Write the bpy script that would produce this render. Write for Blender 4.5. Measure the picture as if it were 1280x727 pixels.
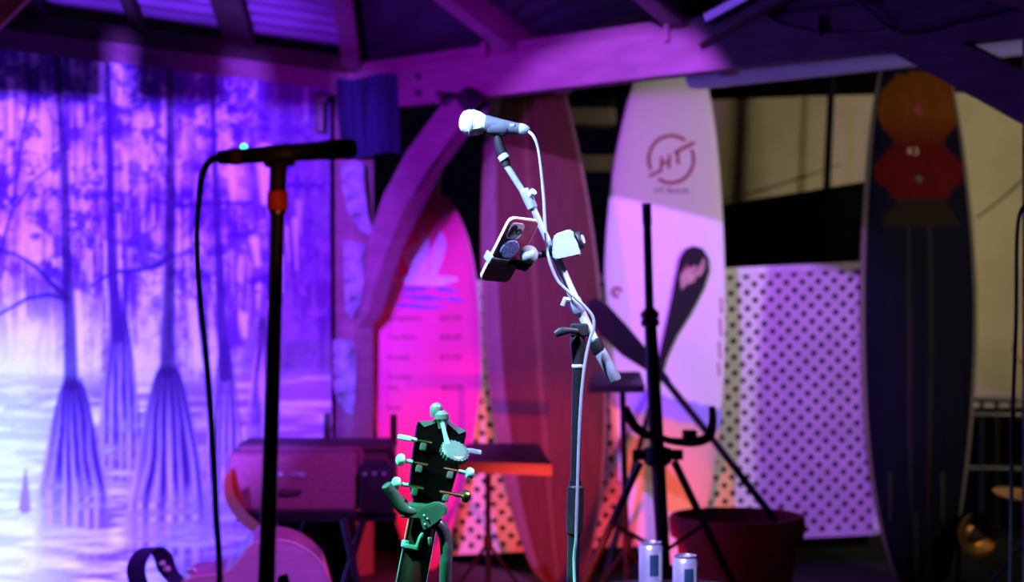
import bpy, bmesh, math, random
import numpy as np
from mathutils import Vector, Matrix, Euler
random.seed(7); np.random.seed(7)
PI = math.pi
for o in list(bpy.data.objects): bpy.data.objects.remove(o)
SC = bpy.context.scene
COL = SC.collection

# ------------------------------------------------------------------ camera
F, CX, CY, CZ = 2200.0, 640.0, 363.5, 1.35
cd = bpy.data.cameras.new('camera'); cam = bpy.data.objects.new('camera', cd); COL.objects.link(cam)
cam.location = (0, 0, CZ); cam.rotation_euler = (PI/2, 0, 0)
cd.sensor_width = 36; cd.lens = F/1280*36; cd.clip_end = 200
cd.dof.use_dof = True; cd.dof.focus_distance = 3.5; cd.dof.aperture_fstop = 3.2
SC.camera = cam

def P(px, py, D):
    """photo pixel + distance in front of the camera -> world point"""
    return Vector(((px-CX)/F*D, D, CZ-(py-CY)/F*D))

# ------------------------------------------------------------------ world, lights, exposure
w = bpy.data.worlds.new('night'); SC.world = w; w.use_nodes = True
w.node_tree.nodes['Background'].inputs[0].default_value = (0.10, 0.05, 0.30, 1)
w.node_tree.nodes['Background'].inputs[1].default_value = 0.010
vs = SC.view_settings
vs.view_transform = 'Standard'; vs.look = 'None'; vs.gamma = 1; vs.exposure = 0.0; vs.use_curve_mapping = False

def spot(name, loc, target, color, watts, angle, blend=0.4, size=0.03):
    l = bpy.data.lights.new(name, 'SPOT'); l.color = color; l.energy = watts
    l.spot_size = math.radians(angle); l.spot_blend = blend; l.shadow_soft_size = size
    o = bpy.data.objects.new(name, l); COL.objects.link(o); o.location = loc
    o.rotation_euler = (Vector(target)-Vector(loc)).to_track_quat('-Z', 'Y').to_euler()
    return o
MURAL_LAMP = Vector((-0.95, 2.1, 1.95))
spot('violet_wash', MURAL_LAMP, (-2.32, 7.3, 1.55), (0.24, 0.070, 1.0), 5200, 41, 0.35, 0.004)
spot('cyan_wash', (-2.05, 4.7, 0.6), (-2.05, 7.0, 0.55), (0.06, 0.80, 0.75), 330, 52, 1.0, 0.05)
spot('purple_wash', (-0.1, 5.2, 2.80), (0.76, 8.8, 0.80), (0.42, 0.12, 1.0), 700, 40, 0.35, 0.02)
spot('magenta_wash', (0.55, 3.3, 2.2), (-0.56, 8.4, 0.76), (1.0, 0.012, 0.38), 225, 23, 0.6, 0.02)
spot('pink_side', (0.35, 4.0, 2.15), (-0.80, 6.1, 0.45), (0.55, 0.07, 0.95), 380, 34, 0.7, 0.02)
spot('red_wash', (0.15, 4.9, 0.25), (0.08, 8.6, 0.0), (1.0, 0.05, 0.04), 520, 36, 0.5, 0.02)
spot('key_light', (-0.50, 3.02, 2.2), (0.04, 3.5, 1.44), (0.36, 0.55, 1.0), 480, 46, 0.4, 0.03)
spot('lilac_light', (-0.4, 3.3, 2.1), (0.40, 4.6, 0.60), (0.45, 0.20, 1.0), 420, 16, 0.5, 0.03)
spot('key_right', (0.80, 3.1, 2.15), (0.12, 3.5, 1.25), (0.60, 0.55, 1.0), 190, 30, 0.4, 0.03)
spot('green_light', (-0.80, 2.95, 2.0), (-0.17, 3.4, 0.98), (0.08, 1.0, 0.50), 440, 16, 0.6, 0.02)
spot('amber_light', (0.15, 0.7, 2.0), (-0.32, 2.4, 1.46), (1.0, 0.25, 0.08), 36, 6, 0.6, 0.02)
spot('porch_lamp', (3.0, 4.9, 2.1), (1.45, 9.4, 1.5), (1.0, 0.90, 0.78), 250, 58, 0.8, 0.12)
spot('tarp_fill', (3.9, 8.4, 2.2), (1.9, 10.6, 1.6), (1.0, 0.86, 0.55), 120, 110, 1.0, 0.12)  # added fill that brightens the cream tarp; no known lamp there
spot('beam_wash', (-1.0, 4.6, 1.9), (-0.40, 7.8, 1.85), (0.46, 0.004, 1.0), 560, 46, 1.0, 0.1)

# ------------------------------------------------------------------ materials
def nodes(m):
    m.use_nodes = True
    return m.node_tree.nodes, m.node_tree.links, m.node_tree.nodes['Principled BSDF']
MATS = {}
def mat(name, col, rough=0.6, metal=0.0, var=0.25, scale=18, bump=0.0, emit=None, coat=0.0, stretch=None, trans=0.0, spec=0.3):
    m = bpy.data.materials.new(name); N, L, B = nodes(m)
    tc = N.new('ShaderNodeTexCoord'); mp = N.new('ShaderNodeMapping')
    mp.inputs['Scale'].default_value = stretch or (1, 1, 1)
    nz = N.new('ShaderNodeTexNoise'); nz.inputs['Scale'].default_value = scale; nz.inputs['Detail'].default_value = 4
    L.new(tc.outputs['Object'], mp.inputs['Vector']); L.new(mp.outputs['Vector'], nz.inputs['Vector'])
    rp = N.new('ShaderNodeValToRGB')
    c = Vector(col)
    rp.color_ramp.elements[0].position = 0.3; rp.color_ramp.elements[1].position = 0.7
    rp.color_ramp.elements[0].color = (*(c*(1-var)), 1)
    rp.color_ramp.elements[1].color = (*[min(1, v*(1+var*0.6)) for v in c], 1)
    L.new(nz.outputs['Fac'], rp.inputs['Fac']); L.new(rp.outputs['Color'], B.inputs['Base Color'])
    B.inputs['Roughness'].default_value = rough; B.inputs['Metallic'].default_value = metal
    B.inputs['Coat Weight'].default_value = coat; B.inputs['Transmission Weight'].default_value = trans
    B.inputs['Specular IOR Level'].default_value = spec
    if bump:
        b = N.new('ShaderNodeBump'); b.inputs['Strength'].default_value = bump; b.inputs['Distance'].default_value = 0.01
        L.new(nz.outputs['Fac'], b.inputs['Height']); L.new(b.outputs['Normal'], B.inputs['Normal'])
    if emit:
        B.inputs['Emission Color'].default_value = (*emit[0], 1); B.inputs['Emission Strength'].default_value = emit[1]
    MATS[name] = m; return m
def attr_mat(name, rough=0.5, coat=0.0, spec=0.12, grain=0.12, scale=30, stretch=(1, 1, 1)):
    m = bpy.data.materials.new(name); N, L, B = nodes(m)
    a = N.new('ShaderNodeAttribute'); a.attribute_name = 'Col'
    tc = N.new('ShaderNodeTexCoord'); mp = N.new('ShaderNodeMapping'); mp.inputs['Scale'].default_value = stretch
    nz = N.new('ShaderNodeTexNoise'); nz.inputs['Scale'].default_value = scale
    L.new(tc.outputs['Object'], mp.inputs['Vector']); L.new(mp.outputs['Vector'], nz.inputs['Vector'])
    mr = N.new('ShaderNodeMapRange'); mr.inputs['To Min'].default_value = 1-grain; mr.inputs['To Max'].default_value = 1+grain
    L.new(nz.outputs['Fac'], mr.inputs['Value'])
    mx = N.new('ShaderNodeVectorMath'); mx.operation = 'MULTIPLY'
    L.new(a.outputs['Color'], mx.inputs[0]); L.new(mr.outputs['Result'], mx.inputs[1])
    L.new(mx.outputs['Vector'], B.inputs['Base Color'])
    B.inputs['Roughness'].default_value = rough; B.inputs['Coat Weight'].default_value = coat; B.inputs['Specular IOR Level'].default_value = spec
    MATS[name] = m; return m
mat('timber', (0.22, 0.10, 0.16), 0.75, var=0.18, scale=5, stretch=(1, 1, 5), bump=0.06)
mat('timber_dark', (0.05, 0.035, 0.03), 0.8, var=0.3, scale=8)
mat('roof_shaded', (0.03, 0.03, 0.05), 0.7, var=0.2, scale=5)  # shaded copy of the roof sheet: the right slope's darkness put into colour
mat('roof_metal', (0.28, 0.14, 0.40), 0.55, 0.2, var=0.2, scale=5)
mat('deck', (0.10, 0.06, 0.05), 0.7, var=0.4, scale=5, bump=0.2)
mat('ground', (0.006, 0.006, 0.006), 0.9, var=0.4, scale=3, bump=0.3)
mat('black_metal', (0.012, 0.012, 0.014), 0.35, 0.0, var=0.2, scale=30)
mat('black_plastic', (0.014, 0.013, 0.015), 0.5, var=0.2, scale=40)
mat('black_foam', (0.010, 0.010, 0.010), 0.85, var=0.3, scale=90, bump=0.3)
mat('chrome', (0.62, 0.62, 0.66), 0.25, 0.3, var=0.1, scale=20)
mat('steel', (0.36, 0.37, 0.44), 0.30, 0.35, var=0.15, scale=40)
mat('grille', (0.62, 0.62, 0.66), 0.42, 0.6, var=0.35, scale=400, bump=0.8)
mat('mic_body', (0.10, 0.10, 0.12), 0.42, 0.3, var=0.2, scale=60)
mat('cable_black', (0.02, 0.02, 0.022), 0.45, var=0.2, scale=60)
mat('orange_band', (0.65, 0.07, 0.015), 0.5, var=0.2, scale=40)
mat('led_teal', (0.1, 0.8, 0.6), 0.4, emit=((0.1, 1.0, 0.7), 3.0))
mat('led_violet', (0.3, 0.1, 1.0), 0.4, emit=((0.28, 0.10, 1.0), 0.6))
mat('white_plastic', (0.30, 0.32, 0.32), 0.4, var=0.06, scale=30)
mat('phone_case', (0.30, 0.035, 0.08), 0.3, var=0.15, scale=15)
mat('phone_edge', (0.75, 0.55, 0.6), 0.25, 0.3, var=0.1, scale=15)
mat('lens_black', (0.01, 0.01, 0.015), 0.08, var=0.1, scale=10, coat=1.0)
mat('grip_pattern', (0.25, 0.28, 0.55), 0.35, 0.3, var=0.9, scale=320)
mat('headstock_wood', (0.0016, 0.0010, 0.0010), 0.4, var=0.4, scale=9, stretch=(1, 1, 5), spec=0.04)
mat('tuner_metal', (0.16, 0.15, 0.14), 0.3, 0.5, var=0.2, scale=50)
mat('neck_wood', (0.030, 0.005, 0.005), 0.4, var=0.4, scale=9, stretch=(1, 1, 5), spec=0.3)
mat('gold', (0.85, 0.5, 0.18), 0.25, 1.0, var=0.1, scale=30)
mat('pearl', (0.5, 0.48, 0.44), 0.25, var=0.12, scale=80, coat=0.5)
mat('grey_plastic', (0.08, 0.085, 0.085), 0.3, var=0.1, scale=60, spec=0.6)
mat('spruce', (0.66, 0.56, 0.60), 0.4, var=0.15, scale=9, stretch=(1, 8, 8), coat=0.5)
mat('guitar_side', (0.42, 0.20, 0.22), 0.3, var=0.3, scale=9, coat=0.6)
mat('binding', (0.8, 0.72, 0.6), 0.4, var=0.05, scale=10)
mat('strap_red', (0.60, 0.04, 0.02), 0.6, var=0.25, scale=70)
mat('strap_blue', (0.05, 0.04, 0.16), 0.7, var=0.25, scale=70)
mat('suitcase', (0.26, 0.10, 0.13), 0.55, var=0.22, scale=70, bump=0.1)
mat('suitcase_dark', (0.07, 0.035, 0.05), 0.6, var=0.2, scale=50)
mat('terracotta', (0.50, 0.06, 0.05), 0.75, var=0.2, scale=14, bump=0.1)
mat('soil', (0.03, 0.02, 0.016), 0.95, var=0.6, scale=60, bump=0.8)
mat('aluminium', (0.72, 0.70, 0.74), 0.25, 0.85, var=0.15, scale=20)
mat('can_print', (0.55, 0.52, 0.62), 0.3, 0.6, var=0.15, scale=20)
mat('can_band', (0.04, 0.10, 0.16), 0.3, 0.5, var=0.2, scale=20)
mat('lattice_white', (0.78, 0.76, 0.74), 0.55, var=0.12, scale=7)
mat('tarp_cream', (0.66, 0.58, 0.36), 0.8, var=0.18, scale=2.2, bump=0.2)
mat('tarp_black', (0.003, 0.003, 0.0035), 0.9, var=0.3, scale=3, bump=0.3, spec=0.03)
mat('black_matte', (0.006, 0.006, 0.006), 0.9, var=0.2, scale=20, spec=0.05)
mat('gutter_white', (0.75, 0.75, 0.75), 0.45, var=0.06, scale=4)
mat('towel_navy', (0.03, 0.03, 0.12), 0.95, var=0.65, scale=14, stretch=(3, 3, 0.15))
mat('shard_paint', (0.16, 0.15, 0.26), 0.6, var=0.95, scale=15)
mat('white_paint', (0.78, 0.77, 0.80), 0.5, var=0.06, scale=8)
mat('crate_cream', (0.55, 0.48, 0.36), 0.7, var=0.2, scale=12)
mat('brass', (0.85, 0.45, 0.12), 0.3, 1.0, var=0.25, scale=12)
mat('paddle_black', (0.008, 0.007, 0.008), 0.55, var=0.2, scale=20, spec=0.15)
mat('print_red', (0.32, 0.015, 0.04), 0.5, var=0.1)
mat('print_dull', (0.16, 0.006, 0.006), 0.6, var=0.1)
mat('print_grey', (0.10, 0.08, 0.09), 0.6, var=0.1)
mat('print_maroon', (0.14, 0.01, 0.05), 0.6, var=0.1)
mat('print_white', (0.6, 0.58, 0.55), 0.6, var=0.1)
mat('print_tan', (0.50, 0.36, 0.24), 0.5, var=0.4, scale=40)
mat('bamboo', (0.55, 0.32, 0.08), 0.5, var=0.25, scale=12)
mat('orange_wood', (0.45, 0.11, 0.02), 0.6, var=0.2, scale=8)
attr_mat('mural_paint', 0.75, grain=0.10, scale=60)
attr_mat('board_pink', 0.65, 0.0, grain=0.05)
attr_mat('board_white', 0.65, 0.0, grain=0.04, scale=4)
attr_mat('board_brown', 0.6, 0.0, grain=0.30, scale=6, stretch=(6, 6, 0.6))
attr_mat('board_navy', 0.6, 0.0, 0.02, grain=0.35, scale=8, stretch=(5, 5, 0.5))

# ------------------------------------------------------------------ mesh helpers
def finish(name, bm, m, parent=None, smooth=True):
    bmesh.ops.recalc_face_normals(bm, faces=bm.faces)
    if smooth:
        for f in bm.faces: f.smooth = True
        for e in bm.edges:
            if len(e.link_faces) == 2 and e.calc_face_angle(0) > 0.6: e.smooth = False
    me = bpy.data.meshes.new(name)
    org = Vector((0, 0, 0))
    if parent is not None: org = Vector(parent['_org'])
    else:
        # put the origin at the base centre
        xs = [v.co for v in bm.verts]
        org = Vector(((min(v.x for v in xs)+max(v.x for v in xs))/2, (min(v.y for v in xs)+max(v.y for v in xs))/2, min(v.z for v in xs)))
    bmesh.ops.translate(bm, verts=bm.verts, vec=-org)
    bm.to_mesh(me); bm.free()
    me.materials.append(MATS[m])
    o = bpy.data.objects.new(name, me); COL.objects.link(o)
    o['_org'] = org
    if parent is None: o.location = org
    else: o.parent = parent
    return o
def thing(name, label, cat, loc, group=None, kind=None):
    o = bpy.data.objects.new(name, None); COL.objects.link(o); o.location = loc; o.empty_display_size = 0.1
    o['_org'] = Vector(loc); o['label'] = label; o['category'] = cat
    if group: o['group'] = group
    if kind: o['kind'] = kind
    return o
def tag(o, label, cat, group=None, kind=None):
    o['label'] = label; o['category'] = cat
    if group: o['group'] = group
    if kind: o['kind'] = kind
    return o
def NB(): return bmesh.new()
def frame(d):
    d = d.normalized(); a = Vector((0, 0, 1)) if abs(d.z) < 0.9 else Vector((1, 0, 0))
    u = d.cross(a).normalized(); return u, d.cross(u).normalized()
def rings(bm, centers, dirs, radii, seg, cap=True, sq=None):
    u, v = frame(dirs[0]); prev = None; first = last = None
    for c, d, r in zip(centers, dirs, radii):
        d = d.normalized(); u = (u-d*u.dot(d))
        u = u.normalized() if u.length > 1e-6 else frame(d)[0]
        v = d.cross(u)
        ring = [bm.verts.new(c+(u*math.cos(2*PI*k/seg)+v*math.sin(2*PI*k/seg))*max(r, 1e-5)) for k in range(seg)]
        if prev:
            for k in range(seg): bm.faces.new((prev[k], prev[(k+1) % seg], ring[(k+1) % seg], ring[k]))
        else: first = ring
        prev = ring; last = ring
    if cap:
        bm.faces.new(list(reversed(first))); bm.faces.new(last)
def tube(bm, pts, r, seg=10, sub=0):
    pts = [Vector(p) for p in pts]
    if sub: pts, r = smoothline(pts, sub, r)
    n = len(pts); rr = r if isinstance(r, (list, tuple)) else [r]*n
    dirs = []
    for i in range(n):
        a = pts[max(i-1, 0)]; b = pts[min(i+1, n-1)]; dirs.append(b-a)
    rings(bm, pts, dirs, rr, seg)
    return bm
def smoothline(pts, sub, r=None):
    out = []; rr = []
    n = len(pts); isl = isinstance(r, (list, tuple))
    for i in range(n-1):
        p0, p1, p2, p3 = pts[max(i-1, 0)], pts[i], pts[i+1], pts[min(i+2, n-1)]
        for k in range(sub):
            t = k/sub
            out.append(0.5*((2*p1)+(p2-p0)*t+(2*p0-5*p1+4*p2-p3)*t*t+(3*p1-p0-3*p2+p3)*t**3))
            if isl: rr.append(r[i]*(1-t)+r[i+1]*t)
    out.append(pts[-1])
    if isl: rr.append(r[-1])
    return out, (rr if isl else r)
def lath(bm, p0, p1, prof, seg=16):
    p0 = Vector(p0); p1 = Vector(p1); d = p1-p0
    rings(bm, [p0+d*t for t, r in prof], [d]*len(prof), [r for t, r in prof], seg); return bm
def prism(bm, pts, ext, both=False):
    ext = Vector(ext)
    a = [bm.verts.new(Vector(p)) for p in pts]; b = [bm.verts.new(Vector(p)+ext) for p in pts]
    n = len(a); bm.faces.new(a); bm.faces.new(list(reversed(b)))
    for k in range(n): bm.faces.new((a[k], b[k], b[(k+1) % n], a[(k+1) % n]))
    return bm
def box(bm, c, ax, ay, az, bevel=0.0):
    """centre, three full-size axis vectors"""
    c, ax, ay, az = Vector(c), Vector(ax), Vector(ay), Vector(az)
    M = Matrix((ax, ay, az)).transposed().to_4x4(); M.translation = c
    r = bmesh.ops.create_cube(bm, size=1.0, matrix=M)
    if bevel:
        es = list({e for v in r['verts'] for e in v.link_edges})
        bmesh.ops.bevel(bm, geom=es, offset=bevel, segments=3, affect='EDGES', profile=0.6)
    return bm
def abox(bm, x0, x1, y0, y1, z0, z1, bevel=0.0):
    return box(bm, ((x0+x1)/2, (y0+y1)/2, (z0+z1)/2), (x1-x0, 0, 0), (0, y1-y0, 0), (0, 0, z1-z0), bevel)
X, Y, Z = Vector((1, 0, 0)), Vector((0, 1, 0)), Vector((0, 0, 1))

# ------------------------------------------------------------------ the pavilion
CORNER = Vector((-0.76, 8.4, 0)); DL = Vector((-0.651, -0.759, 0)).normalized(); DR = Vector((0.704, -0.710, 0)).normalized()
NL = Vector((0.759, -0.651, 0)).normalized()      # from the mural wall into the pavilion
NR = Vector((-0.710, -0.704, 0)).normalized()     # from the board side into the pavilion
LEN_L, LEN_R = 5.0, 3.62
def pl(a, b, z): return CORNER+DL*a+DR*b+Z*z      # pavilion coordinates

b = NB(); abox(b, -6, 7, -3, 11.5, -0.25, -0.06); ground = finish('floor_ground', b, 'ground'); ground['kind'] = 'structure'
ground['label'] = 'dark trodden ground outside the pavilion'
b = NB(); prism(b, [pl(-0.6, -0.6, -0.06), pl(LEN_L+1.5, -0.6, -0.06), pl(LEN_L+1.5, LEN_R+1.5, -0.06), pl(-0.6, LEN_R+1.5, -0.06)], Z*0.06)
fl = finish('floor', b, 'deck'); fl['kind'] = 'structure'; fl['label'] = 'dark wooden stage floor under the pavilion'

pav = thing('timber_pavilion', 'timber pavilion with knee braces and corrugated roof above the stage', 'pavilion', CORNER, kind='structure')
def post(a, bb, s=0.15, h=2.38):
    m = NB(); c = pl(a, bb, h/2); box(m, c, DL*s, DR*s, Z*h, 0.008); return finish('post', m, 'timber', pav)
post(0, 0); post(LEN_L, 0); post(0, LEN_R); post(LEN_L, LEN_R)
def beam(p0, p1, z0, z1, th, name='beam', m='timber', bev=0.006):
    bm = NB(); d = (p1-p0); n = Z.cross(d).normalized()
    c = (p0+p1)/2; c.z = (z0+z1)/2
    box(bm, c, d, n*th, Z*(z1-z0), bev); return finish(name, bm, m, pav)
beam(pl(-0.1, 0, 0), pl(LEN_L+0.1, 0, 0), 2.27, 2.38, 0.09)
rb = beam(pl(0, -0.1, 0), pl(0, LEN_R+0.1, 0), 2.20, 2.38, 0.09)
beam(pl(0, -0.1, 0)-NR*0.05, pl(0, LEN_R+0.1, 0)-NR*0.05, 2.38, 2.43, 0.12, 'top_plate')
beam(pl(LEN_L, 0, 0), pl(LEN_L, LEN_R, 0), 2.20, 2.38, 0.09)
beam(pl(0, LEN_R, 0), pl(LEN_L, LEN_R, 0), 2.27, 2.38, 0.09)
beam(pl(-0.1, 0, 0)-NL*0.02, pl(LEN_L+0.1, 0, 0)-NL*0.02, 2.38, 2.455, 0.14, 'eave_board', 'timber_dark')
# bolts on the right beam
for (px, py) in ((533, 95), (533, 116)):
    k = (px-CX)/F; t = (k*8.4+0.76)/(2.48+2.5*k)
    base = Vector((-0.76+2.48*t, 8.4-2.5*t, 0)); D = base.y-0.05
    base.z = CZ-(py-CY)/F*D
    bm = NB(); lath(bm, base+NR*0.03, base+NR*0.062, [(0, .014), (.8, .014), (1, .010)], 8); finish('bolt', bm, 'black_metal', pav)
# curved knee braces on the right beam: along = metres from the post along the beam
def brace(flip=False):
    bm = NB(); pts = []
    inner = [(0.06, 1.30), (0.10, 1.42), (0.17, 1.60), (0.28, 1.80), (0.44, 1.99), (0.62, 2.14), (0.72, 2.215)]
    outer = [(0.93, 2.215), (0.76, 2.05), (0.58, 1.90), (0.42, 1.72), (0.30, 1.53), (0.22, 1.38), (0.16, 1.24), (0.06, 1.16)]
    if flip:
        inner = [(0.06, 2.06), (0.34, 2.215)]; outer = [(0.63, 2.215), (0.06, 1.89)]
    # the inside (post side) edge first, then back along the free edge
    seq = inner+outer
    o = Vector((0, 0, 0))
    for u, z in seq:
        q = pl(0, LEN_R-u if flip else u, z); pts.append(q-NR*0.045)
    prism(bm, pts, NR*0.09); bmesh.ops.triangulate(bm, faces=[f for f in bm.faces if len(f.verts) > 4])
    return finish('knee_brace', bm, 'timber', pav)
brace(); brace(True)
# rafters and roof: z of the roof underside at distance b from an eave
SL, Z0 = 0.40, 2.47
HALF = LEN_R/2
def slab(p0, p1, wd, dp, name, m='timber'):
    bm = NB(); d = p1-p0; side = d.cross(Z).normalized(); up = side.cross(d).normalized()
    box(bm, (p0+p1)/2, d, side*wd, up*dp, 0.004); return finish(name, bm, m, pav)
slab(pl(-0.05, -0.05, 2.43), pl(HALF, HALF, 2.43+SL*HALF), 0.085, 0.14, 'rafter')
for u in (1.08, 2.02, 2.97):
    top = min(HALF, u, LEN_R-u) if False else HALF
    slab(pl(-0.38, u, 2.44-0.38*SL), pl(u if u < HALF else LEN_R-u, u, 2.44+SL*(u if u < HALF else LEN_R-u)), 0.085, 0.12, 'rafter')
for a, wd in ((0.70, 0.13), (1.248, 0.045), (1.739, 0.045), (2.4, 0.05), (3.1, 0.05)):
    slab(pl(a, 0.0, 2.455), pl(a+HALF, HALF, 2.455+SL*HALF), wd, 0.07, 'rafter', 'timber_dark')
slab(pl(HALF, HALF, Z0+SL*HALF-0.03), pl(LEN_L, HALF, Z0+SL*HALF-0.03), 0.06, 0.14, 'ridge_beam')
def corr(p00, p01, p10, p11, rows, cols, amp, period_dir, name, m='roof_metal'):
    """corrugated sheet between four corners (p00-p01 along the first edge, towards p10-p11)"""
    bm = NB(); g = []
    nrm = (p01-p00).cross(p10-p00).normalized()
    L = (p10-p00).length
    for i in range(rows+1):
        t = i/rows; row = []
        for j in range(cols+1):
            s = j/cols
            q = (p00*(1-s)+p01*s)*(1-t)+(p10*(1-s)+p11*s)*t
            row.append(bm.verts.new(q+nrm*amp*math.cos(t*L/period_dir*2*PI)))
        g.append(row)
    for i in range(rows):
        for j in range(cols): bm.faces.new((g[i][j], g[i][j+1], g[i+1][j+1], g[i+1][j]))
    return finish(name, bm, m, pav)
cuts = [0.0, 0.70, 1.248, 1.739, 2.4, 3.1, 4.0]
ZP = 2.50
for a0, a1 in zip(cuts[:-1], cuts[1:]):
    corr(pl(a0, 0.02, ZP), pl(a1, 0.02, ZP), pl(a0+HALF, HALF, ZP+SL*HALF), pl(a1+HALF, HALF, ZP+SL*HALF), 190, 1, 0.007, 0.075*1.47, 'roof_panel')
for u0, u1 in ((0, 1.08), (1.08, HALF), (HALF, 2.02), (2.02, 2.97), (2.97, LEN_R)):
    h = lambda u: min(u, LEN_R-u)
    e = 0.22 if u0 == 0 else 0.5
    corr(pl(-e, u0-(e if u0 == 0 else 0), ZP-e*SL), pl(-e, u1+(0.5 if u1 == LEN_R else 0), ZP-e*SL), pl(h(u0), u0, ZP+SL*h(u0)), pl(h(u1), u1, ZP+SL*h(u1)), 120, 1, 0.006, 0.09, 'roof_panel', 'roof_shaded')
# the slope over the audience side, out of the frame
corr(pl(0.0, LEN_R+0.3, ZP-0.3*SL), pl(LEN_L, LEN_R+0.3, ZP-0.3*SL), pl(HALF, HALF, ZP+SL*HALF), pl(LEN_L, HALF, ZP+SL*HALF), 60, 1, 0.006, 0.16, 'roof_panel')
# rafter end in flat orange, upper left corner
slab(P(-30, 40, 6.2), P(30, -20, 6.2), 0.05, 0.10, 'rafter_end', 'orange_wood')
# small straps on the right beam
for px, y0, y1 in ((616, 52, 74), (845, 8, 52)):
    k = (px-CX)/F; t = (k*8.4+0.76)/(2.48+2.5*k); bs = Vector((-0.76+2.48*t, 8.4-2.5*t, 0))+NR*0.055
    z0 = CZ-(y1-CY)/F*bs.y; z1 = CZ-(y0-CY)/F*bs.y
    bm = NB(); box(bm, Vector((bs.x, bs.y, (z0+z1)/2)), DR*0.022, NR*0.02, Z*(z1-z0), 0.003); finish('strap', bm, 'timber', pav)

def on_beam(px, py, off):
    k = (px-CX)/F; c = CORNER+NR*off
    return P(px, py, NR.dot(c)/(NR.x*k+NR.y))
# white gutter outside the beam
bm = NB(); g0, g1 = pl(0, 1.75, 0)-NR*0.42, pl(0, LEN_R+1.2, 0)-NR*0.42; g0.z = g1.z = 2.255
prof = [(-0.05, 0.05), (-0.05, -0.035), (-0.03, -0.05), (0.03, -0.05), (0.055, -0.02), (0.06, 0.05), (0.05, 0.05), (0.045, -0.015), (0.025, -0.04), (-0.025, -0.04), (-0.04, -0.03), (-0.04, 0.05)]
prism(bm, [g0+NR*u+Z*v for u, v in prof], g1-g0)
tag(finish('roof_gutter', bm, 'gutter_white', smooth=False), 'white roof gutter running behind the tops of the surfboards', 'gutter')

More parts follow.
